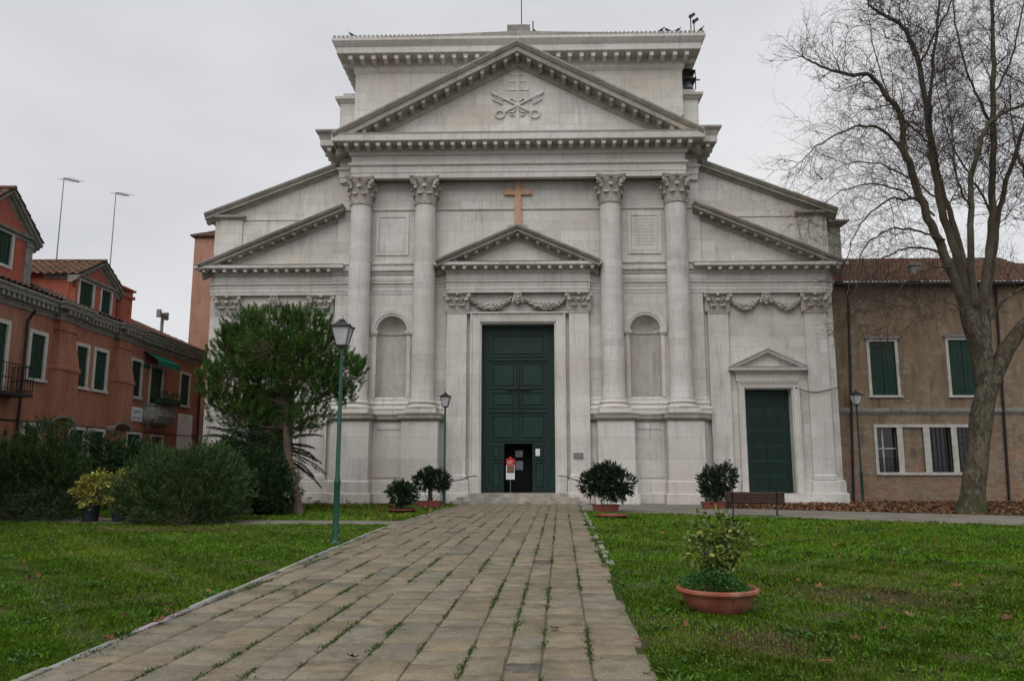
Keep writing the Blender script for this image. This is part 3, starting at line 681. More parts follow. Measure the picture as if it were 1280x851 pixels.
# main doorway
b = MB(); fp = [(0, 0), (0, -.10), (.06, -.10), (.07, -.17), (.38, -.20), (.40, -.24), (.47, -.24), (.47, 0)]
def doorframe(x0, x1, z0, z1, y, w=1.0):
    """moulded architrave round an opening"""
    b = MB(); rings = []
    for px, pz, nx, nz_ in ((x0, z0, -1, 0), (x0, z1, -1, 1), (x1, z1, 1, 1), (x1, z0, 1, 0)):
        rings.append([(px + nx * p * w, y + q, pz + nz_ * p * w) for p, q in fp])
    b.loft(rings); return b
b = doorframe(-1.57, 1.57, .41, 7.6, .0); b.sweep([(-2.2, .05), (-2.2, -.02), (2.2, -.02), (2.2, .05)], [(-.1, 8.07), (.24, 8.07), (.26, 8.03), (.22, 8.0), (-.1, 8.0)][::-1])
b.build('door_frame', STONE2, CH)
DY = .42
def raised(b, x0, x1, z0, z1, y):
    """panel: moulding ring plus raised field"""
    t = .055
    for q in ((x0, x1, z1 - t, z1), (x0, x1, z0, z0 + t), (x0, x0 + t, z0 + t, z1 - t), (x1 - t, x1, z0 + t, z1 - t)): b.box(q[0], q[1], y - .045, y + .01, q[2], q[3])
    t = .15
    if x1 - x0 > .45 and z1 - z0 > .45:
        b.loft([[(x0 + a, y + c, z0 + a), (x1 - a, y + c, z0 + a), (x1 - a, y + c, z1 - a), (x0 + a, y + c, z1 - a)] for a, c in ((t - .04, .01), (t, -.03), (t + .03, -.03))])
b = MB(); b.wall(-1.57, 1.57, .41, 7.6, DY, .06, [(-.57, .57, .412, 2.46)])
raised(b, -1.2, 1.2, 6.2, 7.2, DY); b.box(-1.3, 1.3, DY - .07, DY, 6.04, 6.14)
for s_ in (1, -1):
    a = lambda p, q: (min(s_ * p, s_ * q), max(s_ * p, s_ * q))
    raised(b, *a(.07, 1.2), 4.82, 5.98, DY); raised(b, *a(.07, 1.2), 3.99, 4.70, DY); raised(b, *a(.07, 1.2), 2.58, 3.72, DY)
    raised(b, *a(.66, 1.2), 1.80, 2.42, DY); raised(b, *a(.66, 1.2), .52, 1.72, DY); b.box(*a(1.28, 1.34), DY - .04, DY, .42, 7.4)
b.box(-1.25, 1.25, DY - .06, DY, 3.80, 3.88); b.box(-.62, .62, DY - .05, DY, 2.47, 2.53); b.box(-.02, .02, DY - .04, DY, 2.53, 6.0)
door = b.build('main_door', DOORG, CH)
b = MB(); b.box(-.03, .03, DY - .12, DY - .06, 3.72, 5.6); b.box(-.5, .5, DY - .12, DY - .07, 4.78, 4.84); b.build('door_bolt', IRON, door)
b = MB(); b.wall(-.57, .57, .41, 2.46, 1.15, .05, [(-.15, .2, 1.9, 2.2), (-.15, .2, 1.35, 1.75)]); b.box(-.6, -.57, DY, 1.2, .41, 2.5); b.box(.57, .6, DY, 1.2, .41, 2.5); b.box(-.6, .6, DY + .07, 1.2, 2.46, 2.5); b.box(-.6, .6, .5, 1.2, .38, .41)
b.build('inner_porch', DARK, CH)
b = MB(); b.box(-.14, .19, 1.17, 1.19, 1.91, 2.19); b.box(-.14, .19, 1.17, 1.19, 1.36, 1.74); b.build('porch_window', GREYM, CH)
b = MB(); b.box(.74, .92, DY - .075, DY - .055, 1.95, 2.25)
tag(b.build('notice_sheet', WHITE), 'small white paper notice pinned on the green main door', 'notice')
def sdoor():
    b = MB(); b.box(9.65, 11.62, .62, .68, .41, 4.76)
    for x0, x1 in ((9.98, 10.60), (10.68, 11.30)):
        for k in range(5):
            z = .55 + k * .64
            for j in range(5): b.box(x0, x1, .59, .62, z + .05 + j * .1, z + .10 + j * .1)
    for j in range(4): b.box(10.0, 11.28, .59, .62, 4.02 + j * .12, 4.08 + j * .12)
    b.box(10.615, 10.665, .57, .62, .45, 3.85); b.box(9.74, 9.80, .58, .62, .42, 4.74); b.box(11.45, 11.51, .58, .62, .42, 4.74); return b
both(sdoor, 'side_door', DOORG)
def sdframe():
    b = doorframe(9.65, 11.62, .41, 4.76, .25, .62)
    b.sweep([(9.3, .25), (9.3, .16), (11.97, .16), (11.97, .25)], [(-.1, 5.1), (0, 5.1), (0, 5.40), (.05, 5.44), (.08, 5.52), (.25, 5.54), (.27, 5.66), (.3, 5.70), (-.1, 5.72)])
    for s_ in (1, -1):
        b.rake(10.635, 6.48, 10.635 + s_ * 1.66, 5.72, .16, [(-.1, 0), (.33, 0), (.30, -.07), (.26, -.08), (.26, -.17), (.06, -.18), (0, -.26), (-.1, -.26)])
    b.prism([(9.3, 5.7), (11.97, 5.7), (10.635, 6.3)], .14, .26); return b
both(sdframe, 'side_door_frame', STONE2)
def ssteps():
    b = MB(); cx = 10.635
    for hw, y, z0, z1 in ((1.55, -.35, .27, .41), (1.95, -.65, .13, .27), (2.3, -.95, 0, .13)): b.box(cx - hw, cx + hw, y, .6 if hw < 1.6 else .1, z0, z1)
    return b
both(ssteps, 'side_steps', STONE2)
b = MB()
for hw, y, z0, z1 in ((2.08, -.5, .27, .41), (2.5, -.9, .13, .27), (2.75, -1.25, 0, .13)): b.box(-hw, hw, y, .5 if hw < 2.1 else -.2, z0, z1)
b.build('steps', plain('worn_step_stone', (.36, .335, .29), .85, .2, .3, 3, bump=.3), CH)
# distant blocks beside the church
b = MB(); x1 = at(1051, 300, 4).x; b.box(13.0, x1, 4, 12, 0, at(1050, 284, 4).z); b.sweep([(13.0, 4), (x1, 4), (x1, 12)], [(-.1, at(1050, 284, 4).z), (.05, at(1050, 284, 4).z), (.35, at(1050, 279, 4).z), (.35, at(1050, 277, 4).z), (-.4, at(1050, 270, 4).z)])
b.build('side_chapel', GREYB, CH)

OB = empty('chapel_annex', (-16, 9.5, 0)); tag(OB, 'tall orange plastered block behind the left edge of the white church', 'building')
xl = at(237, 400, 9.5).x + 16; zt = at(240, 296, 9.5).z
b = MB(); b.box(xl, 2.6, 0, 9, 0, zt); b.build('wall', ORANGE, OB)
b = MB(); b.sweep([(xl, 9), (xl, 0), (2.6, 0)], [(-.1, zt - .1), (.05, zt - .1), (.2, zt), (.2, zt + .08), (-.3, zt + .35)]); b.prism([(xl - .1, zt + .08), (2.6, zt + .08), (2.6, zt + 1.1)], -.15, 9); b.build('roof', TILE, OB)

# ------------------------------------------------------------------ roofs of pantiles
def pantiles(b, p00, p10, p01, p11, nu, nv, amp=.035):
    """p00-p10 along the eave, p01-p11 along the ridge"""
    p00, p10, p01, p11 = map(Vector, (p00, p10, p01, p11)); nrm = (p10 - p00).cross(p01 - p00).normalized()
    if nrm.z < 0: nrm = -nrm
    M = nu * 4; rings = []
    rr = random.Random(3)
    for j in range(nv):
        for e in (0, 1):
            t = (j + e * .98) / nv; ring = []
            for i in range(M + 1):
                s_ = i / M; p = (p00.lerp(p10, s_)).lerp(p01.lerp(p11, s_), t)
                w = math.cos(2 * math.pi * i / 4) * amp + mnoise.noise(Vector((i // 4 * 1.7, j * 1.3, 0))) * .018
                ring.append(p + nrm * (w + (.045 if e == 0 else 0)))
            rings.append(ring)
    b.loft(rings, cap=False, closed=False)

# ------------------------------------------------------------------ windows
def window(parent, x, w, z0, z1, y, fw=.13, shut=True, mat=WFRAME, sill=True, closed=True, lintel=False, dep=.14):
    """white stone frame (part) with shutters, sill and glass (sub-parts); opening x..x+w, z0..z1"""
    b = MB()
    for q in ((x - fw, x, z0, z1 + fw), (x + w, x + w + fw, z0, z1 + fw), (x, x + w, z1, z1 + fw)): b.box(q[0], q[1], y - .05, y + dep, q[2], q[3])
    f = b.build('window', mat, parent)
    if sill: b = MB(); b.box(x - fw - .06, x + w + fw + .06, y - .11, y + dep, z0 - .1, z0 - .002); b.build('sill', mat, f)
    if lintel: b = MB(); b.box(x - fw - .08, x + w + fw + .08, y - .13, y + .05, z1 + fw + .003, z1 + fw + .1); b.build('lintel', GREYB, f)
    if shut:
        for k in (0, 1):
            b = MB(); xa = x + k * w / 2 + .01; xb = xa + w / 2 - .02
            b.box(xa, xb, y + .03, y + .07, z0 + .01, z1 - .01)
            n = 3
            for i in range(n + 1): xx = xa + (xb - xa) * i / n; b.box(max(xx - .012, xa), min(xx + .012, xb), y + .02, y + .031, z0 + .02, z1 - .02)
            for zz in (z0 + .2, z1 - .25): b.box(xa + .02, xb - .02, y + .012, y + .032, zz, zz + .07)
            b.build('shutter', SHUT, f)
    else:
        b = MB(); b.box(x, x + w, y + .1, y + .12, z0, z1); b.build('pane', GLASS, f)
    return f

# ------------------------------------------------------------------ brown building on the right
BY = 1.5
BB = empty('plastered_house', (18.5, BY, 0)); tag(BB, 'long brown plastered house with peeling brickwork and green shutters beside the church', 'house')
def bl(px, py, Y=BY): p = at(px, py, Y); return p.x - 18.5, p.z
hol = []; up = []
for pa, pb, pt, pbt in ((1088, 1120, 427, 494), (1187, 1222, 425, 494), (1300, 1333, 425, 494)):
    x0, z1 = bl(pa, (pt + pbt) / 2); z1 = bl(pa, pt)[1]; x1 = bl(pb, 460)[0]; z0 = bl(pa, pbt)[1]; up.append((x0, x1, z0, z1)); hol.append((x0, x1, z0, z1))
gz1 = bl(1110, 534)[1]; gz0 = bl(1110, 590)[1]
gw = [(bl(a, 560)[0], bl(c, 560)[0]) for a, c in ((1097, 1122), (1129, 1155), (1163, 1190), (1197, 1223))]
for a, c in gw: hol.append((a, c, gz0, gz1))
xL, zE = -18.5 + 13.6, bl(1100, 354)[1]
b = MB(); b.wall(xL, 14, 0, zE, 0, .3, hol); b.build('wall', BROWN, BB)
for x0, x1, z0, z1 in up: window(BB, x0, x1 - x0, z0, z1, 0, .12, True, lintel=True)
b = MB(); b.box(gw[0][0] - .12, gw[3][1] + .12, -.06, .1, gz1, gz1 + .13); b.box(gw[0][0] - .14, gw[3][1] + .14, -.09, .1, gz0 - .12, gz0)
for k in range(5):
    xa = gw[k - 1][1] if k else gw[0][0] - .12; xb = gw[k][0] if k < 4 else gw[3][1] + .12; b.box(xa, xb, -.05, .1, gz0, gz1)
gwin = b.build('window', WFRAME, BB)
for k, (a, c) in enumerate(gw):
    if k == 1: b = MB(); b.box(a, c, .06, .1, gz0, gz1); b.build('blocked_bay', BROWN, gwin); continue
    b = MB(); b.box(a, c, .2, .22, gz0, gz1); b.build('pane', GLASS, gwin)
    b = MB()
    if k == 0:
        b.box(a + .28, a + .34, .17, .2, gz0, gz1); b.box(a, c, .17, .2, gz0 + 1.0, gz0 + 1.05); b.build('casement', WFRAME, gwin); b = MB()
        for i in range(6): xx = a + (c - a) * (i + .5) / 6; b.box(xx - .01, xx + .01, .03, .05, gz0, gz0 + .62)
        for zz in (.1, .3, .6): b.box(a, c, .028, .052, gz0 + zz, gz0 + zz + .02)
    else:
        for i in range(5): xx = a + (c - a) * (i + .5) / 5; b.box(xx - .01, xx + .01, .03, .05, gz0, gz1)
        for i in range(7): zz = gz0 + (gz1 - gz0) * (i + .5) / 7; b.box(a, c, .028, .052, zz - .009, zz + .009)
    b.build('window_grille', IRON, gwin)
zc = bl(1100, 518)[1]; b = MB(); b.sweep([(xL, 0), (14, 0)], [(-.05, zc), (.03, zc), (.05, zc + .08), (.10, zc + .1), (.11, zc + .2), (.04, zc + .22), (.04, zc + .3), (-.05, zc + .31)]); b.build('string_course', GREYB, BB)
zr = at(1150, 323, BY + 4.2).z
b = MB(); pantiles(b, (xL, -.45, zE - .05), (5.6, -.45, zE - .05), (xL, 4.2, zr), (5.6, 4.2, zr), 58, 12)
pantiles(b, (5.6, -.35, zE - .28), (14, -.35, zE - .28), (5.6, 4.2, zr - .32), (14, 4.2, zr - .32), 44, 12); b.build('roof', TILE, BB, 50)
b = MB(); b.prism([(xL, zE - .12), (14, zE - .12), (14, zE - .02), (xL, zE - .02)], -.38, .02); b.box(xL, 5.55, .1, 8, zE - .1, zE); b.tube([(xL, -.48, zE - .14), (14, -.48, zE - .16)], .06, 8); b.build('eaves', IRON, BB)
b = MB(); b.box(14, 14.1, 0, 8, 0, zE); b.box(xL, 14, 7.9, 8, 0, zE); b.build('back_wall', BROWN, BB)
cx, cz = bl(1157, 352); b = MB(); b.box(cx - .18, cx + .2, .8, 1.2, zE, bl(1157, 333, BY + 1)[1]); b.box(cx - .24, cx + .26, .74, 1.26, bl(1157, 333, BY + 1)[1], bl(1157, 330, BY + 1)[1]); b.build('chimney', GREYB, BB)
for pts in (((1059, 360), (1061, 440), (1066, 625)), ((1243, 360), (1250, 470), (1260, 625)), ):
    b = MB(); q = [bl(*p) for p in pts]; b.tube([(x, -.1, z) for x, z in q], .055, 8)
    for x, z in (q[0], q[1]): b.tube([(x, -.1, z - .3), (x, -.1, z - .2)], .075, 8)
    b.build('downpipe', IRON, BB)
b = MB(); q = [bl(1018, 488, .2), bl(1040, 487, .2), bl(1060, 482, .2)]
cb = MB(); cb.tube([at(994, 484, .04) , at(1008, 489, .05), at(1022, 490, .04), at(1040, 486, .05), at(1050, 484, .07)], .018, 5)
tag(cb.build('cable', IRON), 'dark cable strung from the side door frame to the church corner', 'cable')

# ------------------------------------------------------------------ red house on the left (local x runs away from the camera, front is -y)
LW = 16.5; ang = math.pi / 2 + YAW
RO = Vector((CAM.x - LW * math.cos(YAW), CAM.y - LW * math.sin(YAW), 0))
RH = empty('red_house', RO, ang); tag(RH, 'long red plastered house with dormers, white framed windows and a tiled roof', 'house')
Minv = Matrix.Translation(RO) @ Matrix.Rotation(ang, 4, 'Z'); Minv = Minv.inverted()
def rl(px, py, off=0.0):
    """local (x, z) of a pixel on the plane local y = off"""
    r = FW + RT * ((px - 640) / F) + UP * ((425.5 - py) / F)
    c = Minv @ CAM; d = Minv.to_3x3() @ r; p = c + d * ((off - c.y) / d.y); return p.x, p.z
X0, X1 = 12.0, 41.3; ZC0, ZC1 = 6.75, 7.4
fl1 = [(21.0, 22.1), (26.55, 27.35), (29.38, 30.15), (30.75, 31.6), (33.75, 34.6), (38.85, 39.85)]
Z0a, Z1a = 4.52, 6.05
ho = [(a, c, Z0a, Z1a) for a, c in fl1] + [(24.2, 25.25, 3.9, 6.1), (35.6, 36.75, 4.2, 6.0)]
gf = [(19.2, 20.5), (23.2, 24.4), (26.65, 27.45), (29.4, 30.3), (30.8, 31.8), (33.8, 34.95)]
for a, c in gf: ho.append((a, c, 1.0, 2.88))
ho.append((36.05, 37.2, 2.1, 2.85))
b = MB(); b.wall(X0, X1, 0, ZC0 + .1, 0, .3, ho); b.build('wall', REDW, RH)
b = MB(); b.box(X0, X1, .6, 9, 0, ZC0); b.box(X1 - .1, X1, .0, 8.95, 0, ZC0 + .05); b.box(X0, X0 + .1, .0, 8.95, 0, ZC0 + .05); b.build('back_wall', REDW, RH)
for a, c in fl1: window(RH, a, c - a, Z0a, Z1a, 0, .14)
window(RH, 24.2, 1.05, 3.9, 6.1, 0, .14, sill=False); window(RH, 35.6, 1.15, 4.2, 6.0, 0, .13, sill=False)
for k, (a, c) in enumerate(gf): window(RH, a, c - a, 1.0, 2.88, 0, .13)
window(RH, 36.05, 1.15, 2.1, 2.85, 0, .10, False)
def breast(x0, x1):                                        # flared chimney breast with corbelled foot
    b = MB(); rings = []
    for z, d, e in ((3.05, .02, 0), (3.25, .32, 0), (4.9, .34, 0), (4.95, .38, .03), (5.05, .38, .03), (5.1, .34, 0), (6.0, .22, -.12), (6.35, .2, -.14), (6.4, .25, -.1), (6.5, .25, -.1), (6.55, .2, -.14), (6.78, .2, -.14)):
        rings.append([(x0 - e, .02, z), (x0 - e, -d, z), (x1 + e, -d, z), (x1 + e, .02, z)])
    b.loft(rings); return b
for x0, x1 in ((27.75, 29.1), (32.05, 33.4)):
    br_ = breast(x0, x1).build('chimney_breast', REDW, RH)
    b = MB(); arc = [((x0 + x1) / 2 + .72 * math.cos(t), 3.0 + .3 * math.sin(t)) for t in np.linspace(0, math.pi, 13)]
    b.loft([[(x, y, z) for y, z in ((.0, zz - .05), (-.36, zz - .05), (-.38, zz + .04), (.0, zz + .04))] for x, zz in arc]); b.build('corbel', GREYB, br_)
b = MB()
path = [(X0, 0), (27.8, 0), (27.8, -.2), (29.05, -.2), (29.05, 0), (32.1, 0), (32.1, -.2), (33.35, -.2), (33.35, 0), (X1, 0), (X1, 6)]
b.sweep(path, [(-.1, ZC0), (.05, ZC0), (.08, ZC0 + .1), (.12, ZC0 + .14), (.12, ZC0 + .34), (.36, ZC0 + .36), (.38, ZC0 + .46), (.45, ZC0 + .54), (.45, ZC0 + .6), (-.1, ZC0 + .64)])
x = X0 + .2
while x < X1:
    yy = -.2 if 27.8 < x < 29.05 or 32.1 < x < 33.35 else 0
    b.box(x, x + .12, yy - .33, yy - .05, ZC0 + .19, ZC0 + .355); x += .27
b.build('cornice', GREYB, RH)
b = MB(); pantiles(b, (X0, -.4, ZC1), (X1 + .35, -.4, ZC1), (X0, 4, 9.35), (37.6, 4, 9.35), 100, 16); pantiles(b, (X1 + .35, -.4, ZC1), (X1 + .35, 9, ZC1), (37.6, 4, 9.35), (37.6, 4.6, 9.35), 40, 16)
b.build('roof', TILE, RH, 50)
b = MB(); b.add([(X0, 9, ZC1), (X1, 9, ZC1), (37.6, 4.02, 9.33), (X0, 4.02, 9.33)], [(0, 1, 2, 3)]); b.build('rear_roof', TILE, RH)
def dormer(x0, x1, zb, ze, za, back, wins, mat=REDB, ov=.25, pil=False):
    b = MB(); b.wall(x0, x1, zb, ze, -.02, .25, wins); b.prism([(x0, ze), (x1, ze), ((x0 + x1) / 2, za - .12)], -.02, .2); b.box(x0, x0 + .02, .2, back, zb, ze); b.box(x1 - .02, x1, .2, back, zb, ze)
    b.box(x0 + .03, x1 - .03, .23, back, zb, ze - .02)
    d = b.build('dormer', mat, RH)
    for a, c, e, f in wins:
        b = MB()
        for q in ((a - .1, a, e - .1, f + .1), (c, c + .1, e - .1, f + .1), (a, c, f, f + .1), (a, c, e - .1, e)): b.box(q[0], q[1], -.06, .1, q[2], q[3])
        b.build('dormer_frame', WFRAME, d)
        b = MB(); m_ = (a + c) / 2; b.box(a, m_ - .01, .01, .05, e, f); b.box(m_ + .01, c, .01, .05, e, f)
        for i in range(6): xx = a + (c - a) * (i + .5) / 6; b.box(xx - .01, xx + .01, 0, .012, e, f)
        b.build('shutter', SHUT, d)
    b = MB(); cx = (x0 + x1) / 2; sl_ = (za - ze) / (cx - x0)
    pr = [(-.2, 0), (.26, 0), (.24, -.07), (.15, -.09), (.15, -.16), (.05, -.18), (0, -.26), (-.2, -.26)]
    for s_ in (1, -1): b.rake(cx, za, cx + s_ * (cx - x0 + ov), ze - sl_ * ov, -.02, pr)
    b.sweep([(x0, 1.2), (x0, -.02), (x1, -.02), (x1, 1.2)], [(-.1, ze - .22), (.03, ze - .22), (.05, ze - .12), (.14, ze - .1), (.16, ze - .02), (-.1, ze + .01)]); b.build('gable_cornice', GREYB, d)
    if pil:
        b = MB(); b.box(x1 - .3, x1 + .04, -.07, .3, zb, ze - .35); b.box(x1 - .34, x1 + .08, -.1, .32, ze - .35, ze - .25); b.build('corner_pilaster', GREYB, d)
    b = MB(); w = cx - x0 + ov
    pantiles(b, (x0 - ov, -.3, ze - sl_ * ov + .04), (x0 - ov, back + 1.4, ze - sl_ * ov + .04), (cx, -.3, za + .04), (cx, back + 1.4, za + .04), 16, 6, .03)
    pantiles(b, (x1 + ov, -.3, ze - sl_ * ov + .04), (x1 + ov, back + 1.4, ze - sl_ * ov + .04), (cx, -.3, za + .04), (cx, back + 1.4, za + .04), 16, 6, .03)
    b.tube([(cx, -.3, za + .06), (cx, back + 1.4, za + .06)], .08, 8); b.build('dormer_roof', TILE, d, 50)
    return d
dormer(23.0, 26.05, 7.3, 9.25, 10.45, 3.0, [(24.0, 25.0, 8.0, 9.05)], pil=True)
dormer(28.95, 32.0, 7.3, 8.75, 9.55, 3.0, [(29.2, 30.15, 7.62, 8.55), (30.8, 31.55, 7.62, 8.55)])
b = MB(); b.box(32.3, 33.2, -.1, .55, 7.35, 8.6); b.box(32.22, 33.28, -.18, .63, 8.6, 8.72); b.box(32.3, 33.2, -.1, .55, 8.72, 8.92); b.box(32.2, 33.3, -.2, .65, 8.92, 9.0); b.build('chimney', REDB, RH)
b = MB(); pantiles(b, (26.3, -.3, 7.45), (28.8, -.3, 7.45), (26.3, .6, 7.95), (28.8, .6, 7.95), 12, 4, .04); b.build('roof_edge_tiles', TILE, RH, 50)
# cowl
cx, cz = rl(203, 398, 2.6); b = MB(); b.tube([(cx, 2.6, 8.0), (cx, 2.6, cz + .15)], .09, 8); b.tube([(cx - .5, 2.6, cz + .2), (cx + .5, 2.6, cz + .2)], .12, 8)
for s_ in (-1, 1): b.tube([(cx + s_ * .45, 2.6, cz), (cx + s_ * .45, 2.6, cz + .4)], .14, 8)
b.build('chimney_cowl', GREYB, RH)
for xx, z1 in ((26.1, 6.75), (41.1, 6.7)):
    b = MB(); b.tube([(xx, -.35, z1), (xx, -.12, z1 - .35), (xx, -.12, .2)], .05, 8); b.build('downpipe', IRON, RH)
b = MB(); b.tube([(X0, -.05, 3.05), (X1, -.05, 3.02)], .022, 5); b.build('wall_cable', IRON, RH)
b = MB(); b.box(34.5, 37.1, -.04, 0.02, 5.9, 6.0); b.add([(34.7, -.03, 6.62), (36.9, -.03, 6.62), (37.0, -.75, 6.2), (34.6, -.75, 6.2), (37.0, -.76, 6.02), (34.6, -.76, 6.02)], [(0, 1, 2, 3), (3, 2, 4, 5)])
for k in range(8): xx = 34.6 + k * .3; b.add([(xx + .03, -.762, 6.03), (xx + .3, -.762, 6.03), (xx + .27, -.762, 5.93), (xx + .06, -.762, 5.93)], [(0, 1, 2, 3)])
b.build('awning', AWN, RH)
# bulging stone balcony
b = MB(); rings = []
for z, d in ((3.35, .25), (3.45, .45), (3.6, .62), (3.78, .66), (4.0, .6), (4.16, .5), (4.2, .58), (4.28, .58)):
    k = d / .66; rings.append([(34.95 + .35 * (1 - k), .02, z), (34.95 + .35 * (1 - k), -d * .8, z), (35.2, -d, z), (36.9, -d, z), (37.3 - .35 * (1 - k), -d * .8, z), (37.3 - .35 * (1 - k), .02, z)])
b.loft(rings)
for k in range(12): xx = 35.2 + k * .15; b.tube([(xx, -.5, 3.42), (xx, -.69, 3.75), (xx, -.6, 4.15)], .04, 5)
bal = b.build('balcony', GREYB, RH, 30)
b = MB(); b.box(X0 + 11.4, 25.75, -.75, 0, 3.75, 3.86)
for k in range(17): xx = 23.45 + k * .143; b.tube([(xx, -.72, 3.86), (xx, -.72, 4.75)], .012, 4)
for k in range(5): yy = -.72 + k * .17; b.tube([(25.72, yy, 3.86), (25.72, yy, 4.75)], .012, 4); b.tube([(23.45, yy, 3.86), (23.45, yy, 4.75)], .012, 4)
for zz in (3.95, 4.3, 4.75): b.tube([(23.45, 0, zz), (23.45, -.72, zz), (25.72, -.72, zz), (25.72, 0, zz)], .018, 5)
b.build('iron_balcony', IRON, RH)
b = MB(); b.box(35.45, 35.62, -.14, 0, 3.25, 3.42); b.build('wall_box', WFRAME, RH)
def rworld(x, y, z): return Matrix.Translation(RO) @ Matrix.Rotation(ang, 4, 'Z') @ Vector((x, y, z))
# street-name plate, text sheet
import os
def lettering(lines, size, mat, parent, loc, name='lettering', fontscale=1.0, lh=1.25):
    """letters as a real mesh: text converted once, standing on the local front (-y)"""
    cu = bpy.data.curves.new('lettering', 'FONT'); cu.body = '\n'.join(lines); cu.size = size; cu.align_x = 'CENTER'; cu.space_line = lh; cu.extrude = .002
    t = bpy.data.objects.new('lettering', cu); S.collection.objects.link(t); dg = bpy.context.evaluated_depsgraph_get()
    me = bpy.data.meshes.new_from_object(t.evaluated_get(dg)); bpy.data.objects.remove(t)
    me.transform(Matrix.Rotation(R(90), 4, 'X')); me.materials.clear(); me.materials.append(mat)
    o = bpy.data.objects.new(name, me); S.collection.objects.link(o); o.parent = parent; o.location = loc; return o
sg = empty('street_name_plate', rworld(34.45, -.03, 3.76), ang); tag(sg, 'white painted square name plate with two lines on the red wall', 'sign')
b = MB(); b.box(-.55, .55, -.02, .03, -.3, .3); b.build('plate', WHITE, sg); lettering(['CAMPO', 'S.PIETRO'], .22, INK, sg, (0, -.025, .03))
bn = empty('notice_banner', rworld(39.65, -.03, 3.2), ang); tag(bn, 'tall white sheet covered in rows of small print on the red wall', 'banner')
b = MB(); b.box(-.85, .85, -.02, .02, -.88, .88); b.build('sheet', WHITE, bn)
b = MB(); rr = random.Random(9); b.box(-.15, .15, -.024, -.02, .74, .80); b.box(-.35, .3, -.024, -.02, .62, .67)
for k in range(15):
    z = .52 - k * .088; x = -.75
    while x < rr.uniform(.3, .74): w = rr.uniform(.06, .2); b.box(x, min(x + w, .78), -.023, -.0205, z, z + .014); x += w + .06
b.build('lettering', plain('faded_print', (.28, .29, .32), .7), bn)
# flower boxes
# ------------------------------------------------------------------ antennas
def antenna(px, py, off, zb, label):
    x, z = rl(px, py, off); w = rworld(x, off, zb); e = empty('roof_antenna', w, ang); h = z - zb
    b = MB(); b.tube([(0, 0, 0), (0, 0, h)], [.03, .018], 6); b.build('mast', GREYM, e)
    b = MB(); b.tube([(0, 0, h), (.75, -.2, h + .12)], .03, 5)
    for k in range(7): p = Vector((0, 0, h)).lerp(Vector((.75, -.2, h + .12)), k / 6); b.tube([p + Vector((.08, .35, 0)), p - Vector((.08, .35, 0))], .006, 4)
    b.build('aerial', GREYM, e); return tag(e, label, 'antenna', 'antennas on the red roof')
antenna(80, 223, 2.0, 8.3, 'thin roof antenna mast, the nearer and left one above the small dormer')
antenna(145, 241, 1.6, 8.1, 'thin roof antenna mast, the right one rising behind the dormer gable')

# ------------------------------------------------------------------ street lamps
def lamp(loc, H, label, mat=LAMPG):
    e = empty('street_lamp', loc); tag(e, label, 'street lamp', 'green street lamps')
    b = MB(); b.lathe([(.11, 0), (.11, .04), (.075, .07), (.062, .12), (.062, H * .26), (.07, H * .265), (.07, H * .275), (.048, H * .29), (.036, H - .62), (.05, H - .61), (.05, H - .57), (.03, H - .55)], n=14); b.build('pole', mat, e, 40)
    zb = H - .55; fr = MB(); gl = MB()
    r0, r1, h = .10, .19, .38
    sq = lambda r, z: [(r * c, r * s_, z) for c, s_ in ((1, 1), (-1, 1), (-1, -1), (1, -1))]
    gl.loft([sq(r0 - .008, zb + .02), sq(r1 - .008, zb + h)])
    for c, s_ in ((1, 1), (-1, 1), (-1, -1), (1, -1)): fr.tube([(c * r0, s_ * r0, zb), (c * r1, s_ * r1, zb + h)], .011, 5)
    fr.loft([sq(r0 + .01, zb - .02), sq(r0 + .01, zb + .02)]); fr.loft([sq(r1 + .02, zb + h), sq(r1 + .02, zb + h + .025)])
    fr.loft([sq(r1 + .03, zb + h + .02), sq(.07, zb + h + .13), sq(.05, zb + h + .14), sq(.05, zb + h + .17), sq(.01, zb + h + .2)])
    for c, s_ in ((1, 1), (-1, 1), (-1, -1), (1, -1)): fr.ball((c * (r1 + .02), s_ * (r1 + .02), zb + h + .04), .018, 6, 4)
    fr.tube([(0, 0, zb + h + .19), (0, 0, zb + h + .27)], .008, 5); fr.tube([(0, 0, zb - .06), (0, 0, zb)], .05, 8)
    lt = fr.build('lantern', IRON, e); gl.build('lantern_glass', FROST, lt)
    return e
L1 = gnd(419, 681); lamp(L1, at(427, 400, L1.y).z, 'tall green lamp post standing in the left lawn before the pine, its lantern largest')
L2 = gnd(555, 632); lamp(L2, at(556, 491, L2.y).z, 'slim green lamp post beside the church steps, left of the main door')
L3 = gnd(1079, 630); lamp(L3, at(1071, 489, L3.y).z, 'dark green lamp post before the brown house, right of the church corner', plain('dark_green_enamel', (.012, .035, .028), .5))

# ------------------------------------------------------------------ rails, plaque, poster, bench
for s_, lab in ((-1, 'thin dark handrail on the left side of the main steps'), (1, 'thin dark handrail on the right side of the main steps')):
    b = MB(); x0, x1, y = s_ * 1.95, s_ * (3.0 if s_ < 0 else 2.8), -.55
    b.tube([(s_ * 1.7, -.27, 1.12), (s_ * 1.85, -.45, 1.12), (s_ * 2.05, -.55, 1.08), (s_ * 2.3, -.7, .98), (s_ * 2.85, -1.35, .88), (s_ * 2.9, -1.4, .84), (s_ * 2.9, -1.4, 0)], .018, 6)
    tag(b.build('handrail', IRON), lab, 'handrail', 'handrails of the main steps')
p = at(723, 569, -.28); b = MB(); b.box(p.x - .2, p.x + .2, -.30, -.262, p.z - .11, p.z + .11); tag(b.build('wall_plaque', GREYM), 'small grey metal plaque fixed to the pilaster right of the main door', 'plaque')
p = at(638, 612, .1); e = empty('poster_stand', (p.x, .12, .41)); tag(e, 'red and white poster on a thin metal stand in the open doorway', 'poster stand')
